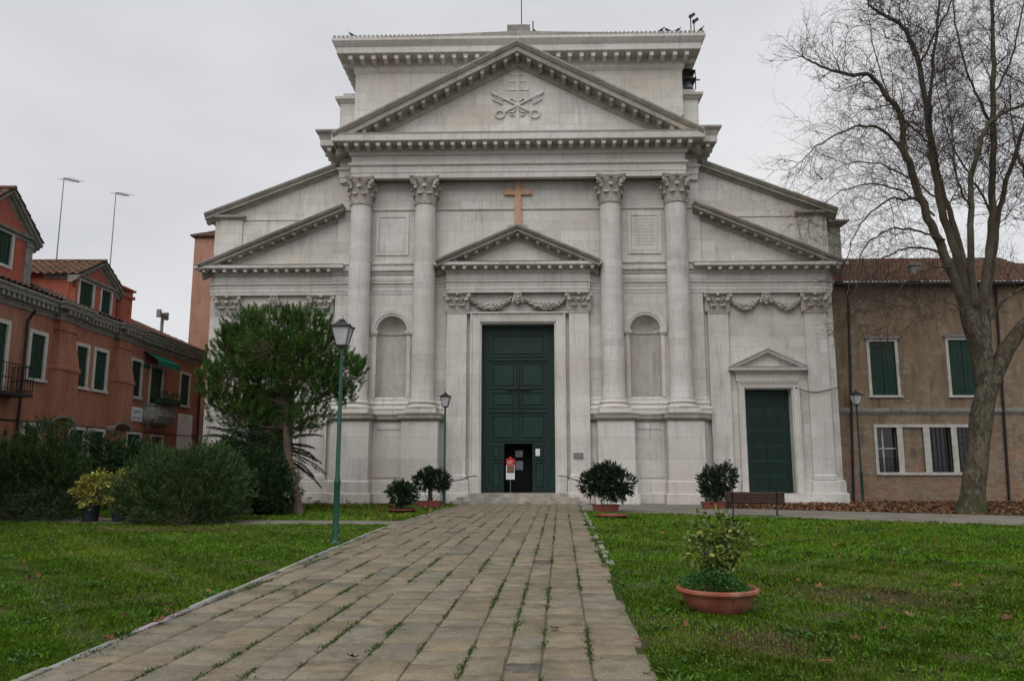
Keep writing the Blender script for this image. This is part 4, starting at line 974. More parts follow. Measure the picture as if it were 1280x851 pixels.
b = MB(); b.lathe([(.17, 0), (.17, .02), (.02, .03)], n=16); b.tube([(0, 0, .02), (0, 0, .72)], .018, 6); b.build('stand', GREYM, e)
b = MB(); b.box(-.18, .18, -.03, -.01, .56, 1.42); b.build('board', WHITE, e)
b = MB(); b.box(-.18, .18, -.034, -.03, 1.15, 1.42); b.ball((0, -.02, 1.43), .07, 10, 6, (1, .2, 1)); b.build('red_header', REDP, e)
b = MB(); b.box(-.15, .16, -.036, -.03, .82, 1.14); b.build('picture', BROWNP, e)
b = MB()
for k in range(3): b.box(-.13, .13, -.036, -.03, .63 + k * .055, .645 + k * .055)
b.box(-.11, .11, -.037, -.034, 1.30, 1.33); b.box(-.11, .06, -.037, -.034, 1.22, 1.25); b.build('lettering', WFRAME, e)

# bench seen from behind
B0 = (gnd(914, 646) + gnd(977, 645)) / 2; be = empty('park_bench', (B0.x, B0.y + .15, 0), R(-15)); tag(be, 'brown slatted park bench with dark iron legs facing the church', 'bench')
WOOD = plain('brown_bench_slat', (.065, .034, .023), .6, .3, .25, 8)
b = MB()
for k in range(7):
    z = .44 + k * .048; b.rbox((0, -.10 - k * .016, z), (1.78, .03, .044), Matrix.Rotation(R(-14), 3, 'X'))
b.build('backrest', WOOD, be)
b = MB()
for k in range(7): b.rbox((0, -.02 + k * .065, .40 + .004 * k), (1.78, .05, .025), Matrix.Identity(3))
b.build('seat', WOOD, be)
for x in (-.66, .66):
    b = MB(); b.tube([(x, -.22, 0), (x, -.10, .38), (x, -.24, .76)], .022, 6); b.tube([(x, .42, 0), (x, .36, .38), (x, -.10, .38)], .022, 6); b.build('leg', IRON, be)

# ------------------------------------------------------------------ foliage helpers
def rdir(n):
    v = rng.normal(size=(n, 3)); return v / np.linalg.norm(v, axis=1, keepdims=True)
def leaf_cards(P, D, L, Wd, cols, bend=.15, up=None):
    """quads: stalk point, two side points, tip. P (n,3) D (n,3) unit, L,Wd (n,)"""
    n = len(P); r = rdir(n); sd = np.cross(D, r); sd /= np.linalg.norm(sd, axis=1, keepdims=True) + 1e-9; nr = np.cross(sd, D)
    a = P; t = P + D * L[:, None] - nr * (L * bend)[:, None]; m = P + D * (L * .5)[:, None] + nr * (L * bend * .3)[:, None]
    V_ = np.stack([a, m + sd * Wd[:, None] / 2, t, m - sd * Wd[:, None] / 2], 1).reshape(-1, 3)
    return V_, np.arange(4 * n).reshape(n, 4), cols
def colr(n, base, var=.3, alt=None, pa=.0):
    c = np.array(base)[None] * (1 + rng.uniform(-var, var, (n, 1))); c = c * (1 + rng.uniform(-.1, .1, (n, 3)))
    if alt is not None: k = rng.random(n) < pa; c[k] = np.array(alt) * (1 + rng.uniform(-var, var, (k.sum(), 1)))
    return np.clip(c, 0, 1)
def join(parts):
    Vs, Fs, Cs = [], [], []; o = 0
    for v, f, c in parts: Vs.append(v); Fs.append(f + o); Cs.append(c); o += len(v)
    return np.concatenate(Vs), np.concatenate(Fs), np.concatenate(Cs)
def lobes_shrub(name, label, cat, loc, lobes, nsp, per, L, Wd, base, var=.35, alt=None, pa=0, mat=LEAF, group=None, up=.35, spread=.55, shell=.55, stems=10, sr=.018, parent=None, pname='foliage', pull=0.0):
    """lobes: list of (x,y,z,rx,ry,rz) local. nsp sprays with per leaves each."""
    e = parent or empty(name, loc)
    if parent is None: tag(e, label, cat, group)
    vol = np.array([l[3] * l[4] * l[5] for l in lobes]) ** .67; pk = rng.choice(len(lobes), nsp, p=vol / vol.sum()); lo = np.array(lobes)[pk]
    d = rdir(nsp); r = 1 - (1 - shell) * rng.random(nsp) ** 1.4
    r *= 1 + .16 * np.sin(d[:, 0] * 7 + d[:, 2] * 5 + pk) + rng.normal(0, .05, nsp)
    C_ = lo[:, :3] + d * r[:, None] * lo[:, 3:6]; keep = C_[:, 2] > .03; C_ = C_[keep]; d = d[keep]; n = len(C_)
    ax = d + np.array([0, 0, up]) + rdir(n) * .35; ax /= np.linalg.norm(ax, axis=1, keepdims=True)
    bright = 1 + rng.uniform(-.25, .25, n)
    idx = np.repeat(np.arange(n), per); t = np.tile(np.linspace(0, 1, per), n)
    P = C_[idx] + ax[idx] * (t * L * 1.6)[:, None] + rng.normal(0, L * .12, (len(idx), 3))
    D = ax[idx] * (.55 + t[:, None] * .6) + rdir(len(idx)) * spread; D[:, 2] -= pull; D /= np.linalg.norm(D, axis=1, keepdims=True)
    cl = colr(len(idx), base, var, alt, pa) * bright[idx][:, None]
    v, f, c = leaf_cards(P, D, L * rng.uniform(.7, 1.25, len(idx)), Wd * rng.uniform(.7, 1.2, len(idx)), cl)
    v[:, 2] = np.maximum(v[:, 2], .01)
    np_mesh(pname, v, f, mat, e, c)
    if stems:
        b = MB()
        for k in range(stems):
            q = C_[rng.integers(n)] * np.array([.8, .8, .75]); s0 = Vector((rng.normal(0, .06), rng.normal(0, .06), 0)); m_ = s0.lerp(Vector(q), .5) + Vector((rng.normal(0, .05), rng.normal(0, .05), .1 * q[2]))
            b.tube([s0, m_, Vector(q)], [sr, sr * .7, sr * .3], 5)
        b.build('stem', BARKS, e)
    return e
def bushlobes(x0, x1, y, depth, ztop, k, rr):
    """k overlapping lobes over a width, heights varied"""
    L_ = []
    for i in range(k):
        t = (i + .5) / k; x = x0 + (x1 - x0) * t; h = ztop(t) if callable(ztop) else ztop
        rx = (x1 - x0) / k * rr.uniform(.75, 1.05); L_.append((x, y + rr.uniform(-depth, depth) * .4, h * .52, rx, depth, h * .5)); L_.append((x + rr.uniform(-.3, .3), y - depth * .3, h * .3, rx * 1.1, depth * .8, h * .32))
    return L_

# ------------------------------------------------------------------ garden on the left
rr = random.Random(5)
# oleander in front
o0 = gnd(228, 658); lob = []
for px, py, rw, rh, dy in ((178, 618, 36, 34, 0), (215, 605, 40, 42, -.2), (250, 600, 42, 42, 0), (280, 610, 30, 38, .4), (225, 632, 62, 26, -.4), (270, 630, 36, 26, 0), (198, 590, 26, 26, .4), (262, 583, 24, 20, .3)):
    Y = o0.y + 1.1 + dy; q = at(px, py, Y); sc = (Y - CAM.y) / F; lob.append((q.x - o0.x, q.y - o0.y, max(q.z, .3), rw * sc * .88, 1.0, rh * sc * .95))
lobes_shrub('oleander_bush', 'broad grey green oleander bush with narrow leaves at the edge of the left lawn', 'bush', o0, lob, 2300, 13, .15, .022, (.040, .075, .024), .4, (.085, .13, .05), .15, up=.7, spread=.5, stems=24)
def bush_px(name, label, blobs, Y, n, per, L_, Wd, base, alt, pa, **k):
    c = at(sum(q[0] for q in blobs) / len(blobs), 600, Y); o = Vector((c.x, Y, 0)); lob = []
    for px, py, rw, rh, dy in blobs: q = at(px, py, Y + dy); sc = (Y + dy - CAM.y) / F; lob.append((q.x - o.x, dy, max(q.z, .3), rw * sc, 1.0, rh * sc))
    return lobes_shrub(name, label, 'bush', o, lob, n, per, L_, Wd, base, .35, alt, pa, **k)
bush_px('evergreen_bush', 'tall dark feathery evergreen bush at the left edge of the lawn', [(20, 600, 40, 45, 0), (0, 618, 44, 36, -.2), (-45, 600, 40, 46, 0), (5, 590, 34, 34, 0), (52, 575, 38, 42, 0), (60, 550, 20, 26, 0), (80, 610, 34, 36, 0), (-20, 590, 40, 50, 0), (30, 628, 60, 22, -.3), (45, 600, 60, 34, .3), (75, 580, 20, 26, .2)], -10.2, 3400, 14, .13, .02, (.024, .052, .014), (.045, .085, .022), .3, up=.8, stems=30)
bush_px('laurel_bush', 'rounded dark green laurel bush behind the yellow potted shrubs', [(118, 575, 30, 30, 0), (145, 585, 36, 30, 0), (175, 583, 32, 26, 0), (130, 608, 36, 30, 0), (205, 585, 26, 20, .2), (160, 610, 40, 28, 0)], -5.5, 2300, 11, .12, .04, (.030, .070, .022), (.06, .11, .04), .2, stems=16)
bush_px('viburnum_bush', 'dense dark green bush between the oleander and the pine trunk', [(300, 600, 34, 40, 0), (328, 598, 30, 38, 0), (345, 612, 20, 30, 0), (285, 578, 26, 26, .3), (318, 625, 36, 18, 0)], -8.0, 2500, 11, .12, .035, (.026, .056, .018), (.045, .09, .03), .2, stems=20)
bush_px('low_grass_bush', 'low dull green bush at the foot of the tall evergreen', [(15, 632, 34, 14, 0), (55, 632, 30, 14, 0), (78, 637, 14, 8, 0), (-20, 630, 30, 14, 0)], -11.2, 700, 10, .12, .02, (.030, .05, .022), (.05, .07, .03), .3, stems=6)
# yellow variegated shrubs in pots
for px, py, w, label in ((112, 652, .34, 'yellow green variegated shrub in a dark plastic pot, the left one'), (150, 652, .30, 'yellow variegated shrub in a dark pot, the right one touching the oleander')):
    o = gnd(px, py); e = empty('potted_shrub', o); tag(e, label, 'potted plant', 'variegated potted shrubs')
    b = MB(); b.lathe([(.2, 0), (.27, .42), (.29, .42), (.29, .47), (.25, .47), (.24, .42), (.0, .41)], n=18); b.build('pot', BPOT, e, 40)
    lobes_shrub('', '', '', o, [(0, 0, .78, .38, .36, .34), (.12 if px < 120 else -.12, 0, 1.05, .3, .3, .26)] + ([(.3, -.2, .95, .34, .3, .34)] if px > 120 else []), 330, 9, .10, .045, (.22, .23, .03), .35, (.50, .46, .12), .4, parent=e, stems=7, mat=LEAFG)
# palm
PO = Vector((at(325, 600, -4.5).x, -4.5, 0)); e = empty('palm_tree', PO); tag(e, 'low palm with drooping dark fronds behind the pine and the bushes', 'palm')
b = MB(); rings = [(0, 0, 0)]; b.tube([(0, 0, 0), (.02, 0, .9), (0, 0, 2.0)], [.3, .26, .28], 12)
for k in range(60): a = k * 2.4; z = .1 + k * .024; b.rbox((math.cos(a) * .28, math.sin(a) * .28, z), (.1, .1, .05), Matrix.Rotation(a, 3, 'Z'))
b.build('trunk', BARKN, e)
parts = []
for k in range(46):
    a = k * 2.399; el = R(70 - (k / 46) * 80); Lf = random.uniform(1.9, 2.7); p = Vector((0, 0, 2.0)); d = Vector((math.cos(a) * math.cos(el), math.sin(a) * math.cos(el), math.sin(el))); pts = []
    for i in range(26):
        pts.append((p.copy(), d.copy())); p = p + d * (Lf / 25); d = (d + Vector((0, 0, -.04))).normalized()
    side = d.cross(Vector((0, 0, 1))).normalized()
    Pn, Dn, Ln = [], [], []
    for i, (q, dd) in enumerate(pts[3:]):
        for s_ in (-1, 1):
            for m_ in (0, 1):
                v_ = (side * s_ + dd * .55 + Vector((0, 0, -.25))).normalized(); Pn.append(q + dd * m_ * .045); Dn.append(v_); Ln.append(.45 * math.sin(math.pi * (i + 3) / 27) + .12)
        Pn.append(q); Dn.append(dd); Ln.append(.12)
    Pn, Dn, Ln = np.array([tuple(q) for q in Pn]), np.array([tuple(q) for q in Dn]), np.array(Ln); parts.append(leaf_cards(Pn, Dn, Ln, np.full(len(Ln), .042), colr(len(Ln), (.022, .045, .018), .3), .12))
v, f, c = join(parts); v[:, 2] = np.maximum(v[:, 2], .02); np_mesh('crown', v, f, LEAFG, e, c)

# ------------------------------------------------------------------ umbrella pine
PB = gnd(374, 643); PI = empty('pine_tree', PB); tag(PI, 'young umbrella pine with a leaning trunk and round green crown before the church', 'tree')
def loc_px(px, py, dy=0): q = at(px, py, PB.y + dy); return q - PB
tr = [loc_px(374, 645), loc_px(370, 622), loc_px(364, 592), loc_px(359, 562), loc_px(358, 535), loc_px(359, 505), loc_px(357, 470), loc_px(352, 430)]
tr[0].z = -.05
b = MB(); b.tube([tr[0] + Vector((0, 0, 0))] + tr[1:], [.19, .155, .135, .125, .115, .10, .075, .04], 10); b.build('trunk', BARKN, PI, 60)
lobs = []
for px, py, rw, rh, dy in ((348, 405, 46, 24, 0), (310, 415, 30, 26, .2), (385, 410, 34, 26, -.2), (295, 440, 30, 28, 0), (345, 440, 50, 34, -.7), (400, 440, 34, 32, 0), (430, 465, 24, 26, 0), (265, 470, 18, 20, .1), (290, 475, 36, 26, -.4), (335, 475, 40, 28, .7), (380, 475, 40, 28, -.3), (415, 490, 26, 22, .2), (345, 495, 30, 22, 0), (300, 500, 30, 16, .1), (355, 530, 36, 22, .3), (318, 520, 28, 20, .4), (262, 488, 14, 12, 0), (283, 425, 12, 20, 0), (446, 458, 10, 14, 0), (370, 450, 46, 34, .8), (320, 440, 40, 30, .9), (300, 520, 34, 22, -.3), (385, 520, 30, 24, 0), (280, 505, 24, 18, .4), (430, 492, 18, 16, .3)):
    q = loc_px(px, py, dy); sc = (PB.y + dy - CAM.y) / F; lobs.append((q.x, q.y, q.z, rw * sc, max(rw, 28) * sc * .95, rh * sc))
LB = np.array(lobs); bb = MB(); P_, D_, L_, C_ = [], [], [], []
for li, l in enumerate(lobs):
    c = Vector(l[:3]); root = min(tr[4:], key=lambda q: abs(q.z - (c.z - .5))); m_ = root.lerp(c, .5) + Vector((0, 0, -.15)); bb.tube([root, m_, c], [.05, .035, .02], 6)
    ns = int((135 if l[2] > 4 else 85) * (l[3] * l[5]) / .55 * .9) + 26
    d = rdir(ns); d[:, 2] = np.abs(d[:, 2]) * rng.choice([1, 1, -.8], ns); r = rng.uniform(.5, 1.2, ns)
    tips = np.array(l[:3]) + d * r[:, None] * np.array(l[3:6])
    for k in range(ns):
        tp = Vector(tips[k]); st = c.lerp(tp, .35); 
        if k % 2 == 0: bb.tube([st, c.lerp(tp, .75) + Vector((0, 0, -.03)), tp], [.012, .009, .006], 3, cap=False)
        ax = (Vector(d[k]) * .6 + Vector((0, 0, .75)) + Vector(rng.normal(0, .15, 3))).normalized(); sh = rng.uniform(.2, .34); nn = 60
        t = rng.random(nn); base = np.array(tp)[None] + np.array(ax)[None] * ((t - .55) * sh)[:, None]
        dd = rdir(nn) * .75 + np.array(ax)[None] * (.7 + .5 * t[:, None]); dd /= np.linalg.norm(dd, axis=1, keepdims=True)
        P_.append(base); D_.append(dd); L_.append(rng.uniform(.07, .13, nn)); bright = rng.uniform(.75, 1.25)
        C_.append(colr(nn, (.042, .105, .016), .35, (.085, .165, .03), .3) * bright)
v, f, c = leaf_cards(np.concatenate(P_), np.concatenate(D_), np.concatenate(L_), np.full(sum(len(q) for q in L_), .013), np.concatenate(C_), .05)
np_mesh('crown', v, f, LEAF, PI, c); bb.build('limb', BARKN, PI, fix=False)

# ------------------------------------------------------------------ bare plane tree
TB = gnd(1213, 641); TY = TB.y; TR = empty('plane_tree', TB); tag(TR, 'big leafless plane tree with mottled bark and many stems, right of the church', 'tree')
def tp(px, py, dy=0): return at(px, py, TY + dy) - TB
t0 = MB()
tk = [tp(1214, 650), tp(1215, 636), tp(1217, 618), tp(1219, 590), tp(1223, 555), tp(1229, 510), tp(1236, 468)]; tk[0].z = -.2
rings = []
def trunk_tube(b, pts, rad, n=20, rough=.06, flare=0, seed=0):
    P = [Vector(p) for p in pts]; rs = []; u = Vector((1, 0, 0)); rings = []
    for i, p in enumerate(P):
        t = (P[min(i + 1, len(P) - 1)] - P[max(i - 1, 0)]).normalized(); uu = (u - t * u.dot(t)).normalized(); w = t.cross(uu); ring = []
        for k in range(n):
            a = 2 * math.pi * k / n; r = rad[i] * (1 + rough * mnoise.noise(Vector((math.cos(a) * 1.7, math.sin(a) * 1.7, p.z * .9 + seed))) * 2)
            if flare and i < 3: r *= 1 + flare * (3 - i) / 3 * (.5 + .5 * math.cos(a * 5 + 1)) 
            ring.append(p + (uu * math.cos(a) + w * math.sin(a)) * r)
        rings.append(ring)
    b.loft(rings)
def dens(pts, k=4):
    """smooth resample of a polyline"""
    P = [Vector(p) for p in pts]; o = []
    for i in range(len(P) - 1):
        p0, p1, p2, p3 = P[max(i - 1, 0)], P[i], P[i + 1], P[min(i + 2, len(P) - 1)]
        for j in range(k):
            t = j / k; o.append(.5 * ((2 * p1) + (p2 - p0) * t + (2 * p0 - 5 * p1 + 4 * p2 - p3) * t * t + (3 * p1 - p0 - 3 * p2 + p3) * t ** 3))
    o.append(P[-1]); return o
def lerpr(r, n): return [float(np.interp(i / (n - 1), np.linspace(0, 1, len(r)), r)) for i in range(n)]
q = dens(tk); trunk_tube(t0, q, lerpr([.54, .45, .385, .355, .345, .345, .33], len(q)), 24, .09, .25)
q = dens([tp(1234, 500), tp(1226, 440), tp(1214, 400), tp(1208, 370)]); trunk_tube(t0, q, lerpr([.27, .33, .31, .27], len(q)), 20, .08, 0, 3)
q = dens([tp(1229, 440), tp(1228, 400, .1), tp(1226, 370, .1)]); trunk_tube(t0, q, lerpr([.29, .27, .22], len(q)), 18, .06, 0, 5)
q = dens([tp(1234, 500), tp(1252, 448, -.1), tp(1270, 420, -.2), tp(1292, 396, -.4), tp(1330, 360, -.8), tp(1370, 310, -1.2)]); trunk_tube(t0, q, lerpr([.25, .26, .235, .2, .17, .14], len(q)), 18, .07, 0, 7)
t0.build('trunk', BARKM, TR, 60)
LIMBS = [  # (points, r0, r1)
 ([(1207, 385, 0), (1190, 345, -.2), (1172, 300, -.4), (1157, 265, -.6), (1140, 215, -.8), (1129, 185, -1), (1127, 150, -1.1), (1108, 120, -1.2), (1087, 95, -1.4), (1055, 93, -1.5), (1020, 80, -1.6), (1003, 70, -1.7)], .24, .02),
 ([(1211, 380, .2), (1197, 326, .3), (1180, 272, .3), (1170, 220, .4), (1160, 160, .5), (1150, 90, .6), (1140, 55, .8), (1125, 30, .9), (1105, 20, 1), (1087, 5, 1), (1070, -30, 1)], .22, .02),
 ([(1214, 380, .5), (1204, 322, .8), (1190, 275, 1.0), (1175, 225, 1.2), (1162, 150, 1.3), (1165, 90, 1.5), (1172, 30, 1.6), (1180, -40, 1.7)], .17, .03),
 ([(1220, 380, -.3), (1214, 340, -.5), (1213, 290, -.8), (1213, 250, -1), (1219, 200, -1.2), (1235, 157, -1.4), (1258, 140, -1.6), (1290, 125, -1.8), (1330, 90, -2)], .18, .025),
 ([(1226, 380, 0), (1234, 340, .1), (1240, 290, .2), (1241, 230, .3), (1242, 150, .3), (1242, 80, .4), (1240, 20, .5), (1234, -60, .6)], .23, .04),
 ([(1228, 385, .4), (1240, 335, .6), (1247, 275, .8), (1262, 215, 1), (1280, 160, 1.2), (1295, 100, 1.5), (1320, 20, 1.8)], .17, .03),
 ([(1150, 245, -.7), (1133, 250, -1.0), (1115, 248, -1.3), (1090, 265, -1.6), (1070, 290, -1.8), (1060, 320, -1.9)], .07, .012),
 ([(1176, 315, -.4), (1155, 310, -.9), (1129, 312, -1.3), (1100, 325, -1.7), (1075, 350, -1.9), (1062, 385, -2)], .06, .01),
 ([(1130, 190, -1), (1105, 165, -1.2), (1078, 157, -1.5), (1050, 167, -1.7), (1022, 182, -1.8), (1003, 202, -1.9)], .08, .012),
 ([(1163, 180, .5), (1140, 160, .2), (1115, 130, 0), (1100, 90, -.1), (1090, 50, -.2), (1085, 10, -.3)], .06, .012),
 ([(1167, 270, -.5), (1130, 240, .2), (1090, 230, .8), (1050, 240, 1.3), (1020, 262, 1.5)], .06, .01),
 ([(1150, 80, .6), (1170, 40, .3), (1190, 0, 0), (1200, -50, 0)], .06, .02),
 ([(1242, 160, .3), (1222, 120, 0), (1205, 80, -.3), (1195, 30, -.5), (1190, -30, -.6)], .07, .02),
 ([(1242, 120, .3), (1262, 80, .5), (1275, 30, .8), (1285, -30, 1)], .06, .02),
 ([(1214, 260, -1), (1200, 235, -1.4), (1192, 190, -1.8), (1188, 140, -2.1), (1180, 90, -2.3)], .06, .012),
 ([(1240, 270, .2), (1225, 240, .8), (1200, 200, 1.4), (1180, 150, 1.9), (1168, 90, 2.4)], .07, .012),
 ([(1330, 360, -.8), (1310, 300, -1.2), (1290, 240, -1.6), (1272, 190, -2), (1262, 130, -2.4)], .12, .015),
 ([(1345, 345, -.9), (1350, 270, -.6), (1340, 200, -.3), (1325, 120, 0), (1310, 40, .3)], .13, .02),
 ([(1240, 398, -.2), (1252, 378, -.5), (1268, 366, -.8), (1290, 350, -1.1), (1310, 320, -1.3)], .09, .02),
 ([(1180, 300, -.5), (1150, 290, -1.2), (1118, 285, -1.8), (1090, 300, -2.2), (1070, 330, -2.4), (1058, 370, -2.5)], .06, .01),
 ([(1190, 335, -.3), (1165, 335, -.9), (1140, 345, -1.4), (1120, 370, -1.7), (1110, 405, -1.8)], .05, .01),
 ([(1175, 250, .3), (1140, 225, 1.2), (1100, 205, 1.8), (1060, 205, 2.2), (1030, 225, 2.4)], .06, .01),
 ([(1205, 395, -.4), (1190, 380, -.9), (1172, 375, -1.2), (1150, 385, -1.5)], .035, .008),
]
lm = MB(); tw = MB(); nprng = random.Random(77); cnt = [0]
def twig(p, d, L_, r, lev):
    n = 4 if lev < 3 else 3; pts = [p]; cur = p.copy(); dd = d.copy(); kids = []
    for i in range(n):
        dd = (dd + Vector((nprng.gauss(0, .22), nprng.gauss(0, .22), nprng.gauss(0, .18) + (.07 if lev < 3 else .02)))).normalized()
        cur = cur + dd * (L_ / n); pts.append(cur.copy()); kids.append((cur.copy(), dd.copy()))
    tw.tube(pts, [r * (1 - .7 * i / n) for i in range(n + 1)], 4 if lev < 3 else 3, cap=False); cnt[0] += 1
    if lev >= 4: return
    m = {1: 6, 2: 6, 3: 4}[lev]
    for k in range(m):
        q, qd = kids[min(n - 1, int((k + .6) / m * n))]
        ax = qd.orthogonal().normalized(); ax = Matrix.Rotation(nprng.uniform(0, 2 * math.pi), 3, qd) @ ax
        nd = (qd * nprng.uniform(.5, 1.0) + ax * nprng.uniform(.5, .95)).normalized()
        twig(q, nd, L_ * nprng.uniform(.45, .7), r * .62, lev + 1)
for pts, r0, r1 in LIMBS:
    q = dens([tp(*p) for p in pts], 5); r0 *= .70; rr_ = lerpr([r0, r0 * .72 + r1 * .28, r0 * .4 + r1 * .6, r1], len(q))
    q = [a + Vector((nprng.gauss(0, .02), nprng.gauss(0, .02), nprng.gauss(0, .02))) for a in q]; lm.tube(q, rr_, 9 if r0 > .1 else 6)
    length = sum((q[i + 1] - q[i]).length for i in range(len(q) - 1)); start = .30 if r0 > .06 else .12
    nk = int(length * (2.9 if pts[-1][0] > 1200 else 4.0))
    for k in range(nk):
        t = start + (1 - start) * (k + nprng.random()) / nk; i = min(int(t * (len(q) - 1)), len(q) - 2); p = q[i].lerp(q[i + 1], nprng.random()); d = (q[i + 1] - q[i]).normalized()
        ax = Matrix.Rotation(nprng.uniform(0, 2 * math.pi), 3, d) @ d.orthogonal().normalized()
        nd = (d * nprng.uniform(.35, .8) + ax + Vector((0, 0, .2))).normalized(); L_ = nprng.uniform(1.1, 2.5) * (1 - .42 * t)
        twig(p, nd, L_, max(rr_[i] * .3, .008) if rr_[i] < .06 else .017, 2 if nprng.random() < .75 else 1)
    e_ = q[-1]; d = (q[-1] - q[-2]).normalized()
    for k in range(3): twig(e_, (d + Vector((nprng.gauss(0, .4), nprng.gauss(0, .4), nprng.gauss(0, .4)))).normalized(), 1.0, .014, 2)
lm.build('limb', BARKP, TR, 60); tw.build('twig', BARKT, TR, fix=False)
print('TWIGS', cnt[0])

# ------------------------------------------------------------------ potted plants by the church
def planter(b, w, d, h, t=.02):
    sq = lambda a, c, z: [(-a, -c, z), (a, -c, z), (a, c, z), (-a, c, z)]
    b.loft([sq(w * .42, d * .42, 0), sq(w * .48, d * .48, h - .05), sq(w * .5, d * .5, h - .04), sq(w * .5, d * .5, h), sq(w * .46, d * .46, h), sq(w * .45, d * .45, h - .05)])
def potted(loc, kind, label, lobes, n, base=(.018, .040, .016), alt=(.035, .065, .028), L_=.075, trunk=None, size=.5):
    e = empty('potted_shrub', loc); tag(e, label, 'potted plant', 'potted shrubs before the church'); b = MB()
    if kind == 'rect': planter(b, size, size * .5, .26); b.build('planter', PLAST, e)
    else: b.lathe([(size * .36, 0), (size * .48, .10), (size * .52, .11), (size * .52, .15), (size * .47, .15), (size * .45, .11), (0, .10)], n=28); b.build('bowl', PLAST, e, 40)
    if trunk: b = MB(); b.tube([(0, 0, .1), (.02, 0, .35), (0, 0, .7)], [.10, .09, .07], 8); b.build('trunk', BARKS, e)
    lobes_shrub('', '', '', loc, lobes, int(n * 1.3), 9, L_, L_ * .52, base, .35, alt, .15, parent=e, stems=8, mat=LEAF, sr=.014); return e
q = gnd(502, 641); potted(q, 'bowl', 'small dark potted shrub in a shallow red bowl, leftmost before the church', [(-.1, 0, .62, .36, .32, .30), (.2, 0, .58, .28, .28, .26), (0, 0, .82, .22, .2, .18)], 420, size=.95)
q = gnd(537, 634.5); potted(q, 'rect', 'dark potted shrub in a brown planter beside the small lamp post by the steps', [(-.25, 0, .95, .35, .34, .26), (.25, 0, 1.02, .42, .34, .30), (-.1, 0, 1.22, .25, .24, .2), (.45, 0, .85, .22, .2, .18)], 560, trunk=True, size=.9)
q = gnd(757, 640); potted(q, 'rect', 'large round leafy shrub in a brown planter right of the main steps', [(-.1, 0, 1.08, .62, .5, .42), (.45, 0, .95, .5, .45, .38), (-.45, 0, .95, .36, .36, .34), (.1, 0, 1.4, .42, .35, .22), (.3, -.2, .7, .5, .4, .3)], 1150, (.016, .032, .015), (.04, .065, .03), size=.9)
q = gnd(892, 636); potted(q, 'rect', 'upright potted shrub in a brown planter behind the left end of the bench', [(-.05, 0, .95, .42, .38, .5), (.42, 0, 1.05, .40, .38, .52), (.1, 0, .6, .45, .38, .3)], 900, (.022, .038, .02), (.06, .075, .045), size=.85)
# saucer on the lawn
q = gnd(764, 647); b = MB(); b.lathe([(.36, 0), (.46, .07), (.50, .075), (.50, .10), (.45, .10), (.42, .06), (0, .05)], n=28); o = b.build('shallow_bowl', PLAST, None, 40); o.location = q; tag(o, 'empty shallow red brown bowl lying in the grass under the large round shrub', 'bowl')
# front terracotta bowl
FB = gnd(898, 765); e = empty('terracotta_planter', FB); tag(e, 'wide terracotta bowl with a leggy yellowing shrub on the right lawn', 'planter')
b = MB(); b.lathe([(.26, .0), (.30, .03), (.36, .12), (.395, .20), (.40, .215), (.435, .22), (.45, .24), (.445, .265), (.42, .275), (.395, .265), (.385, .22), (.37, .20), (0, .19)], n=56); b.build('bowl', TERRA, e, 40)
b = MB(); b.lathe([(.38, 0), (0, .03)], z0=.195, n=24); b.build('soil', SOIL, e)
n = 6500; a = rng.uniform(0, 2 * math.pi, n); r = np.sqrt(rng.random(n)); P = np.stack([-.03 + .37 * r * np.cos(a), .35 * r * np.sin(a), .22 + (.24 - .10 * np.clip(r * np.cos(a), 0, 1)) * np.sqrt(np.clip(1 - r * r, 0, 1)) * rng.uniform(.6, 1.08, n)], 1)
D = rdir(n) * .7 + np.stack([np.cos(a) * r, np.sin(a) * r, np.full(n, .6)], 1); D /= np.linalg.norm(D, axis=1, keepdims=True)
np_mesh('ground_cover', *leaf_cards(P, D, rng.uniform(.018, .034, n), rng.uniform(.014, .022, n), 0)[:2], LEAF, e, colr(n, (.045, .125, .028), .35, (.08, .18, .04), .25))
b = MB(); PP, DD, LL = [], [], []; r7 = random.Random(21)
ends = [(-.38, 0, .60), (-.40, -.1, .86), (-.12, .05, 1.06), (.05, 0, 1.1), (.16, 0, 1.05), (.45, .1, .86), (.40, -.1, .78), (.25, -.1, .66), (.0, .1, .80), (.1, -.12, .88), (-.05, -.1, .70), (.3, .1, .95), (-.22, .12, .98), (.15, .1, .60), (-.1, 0, .9)]
for ex_ in ends:
    s0 = Vector((.06 + r7.gauss(0, .05), r7.gauss(0, .05), .2)); en = Vector(ex_); m_ = s0.lerp(en, .5) + Vector((r7.gauss(0, .05), r7.gauss(0, .05), .08)); cv = dens([s0, m_, en], 6); b.tube(cv, lerpr([.011, .007, .003], len(cv)), 5)
    for k in range(92 if abs(ex_[0]) < .32 else 46):
        t = r7.uniform(.32, 1) if abs(ex_[0]) < .3 else r7.uniform(.55, 1); i = min(int(t * (len(cv) - 1)), len(cv) - 1); PP.append(cv[i] + Vector((r7.gauss(0, .035), r7.gauss(0, .035), r7.gauss(0, .03)))); DD.append(Vector((r7.gauss(0, 1), r7.gauss(0, 1), r7.gauss(.1, .8))).normalized()); LL.append(r7.uniform(.04, .085))
b.build('stem', BARKS, e)
PP, DD, LL = np.array([tuple(q) for q in PP]), np.array([tuple(q) for q in DD]), np.array(LL)
v, f, c = leaf_cards(PP, DD, LL, LL * .55, colr(len(LL), (.085, .13, .018), .4, (.24, .26, .04), .22)); np_mesh('foliage', v, f, LEAFG, e, c)
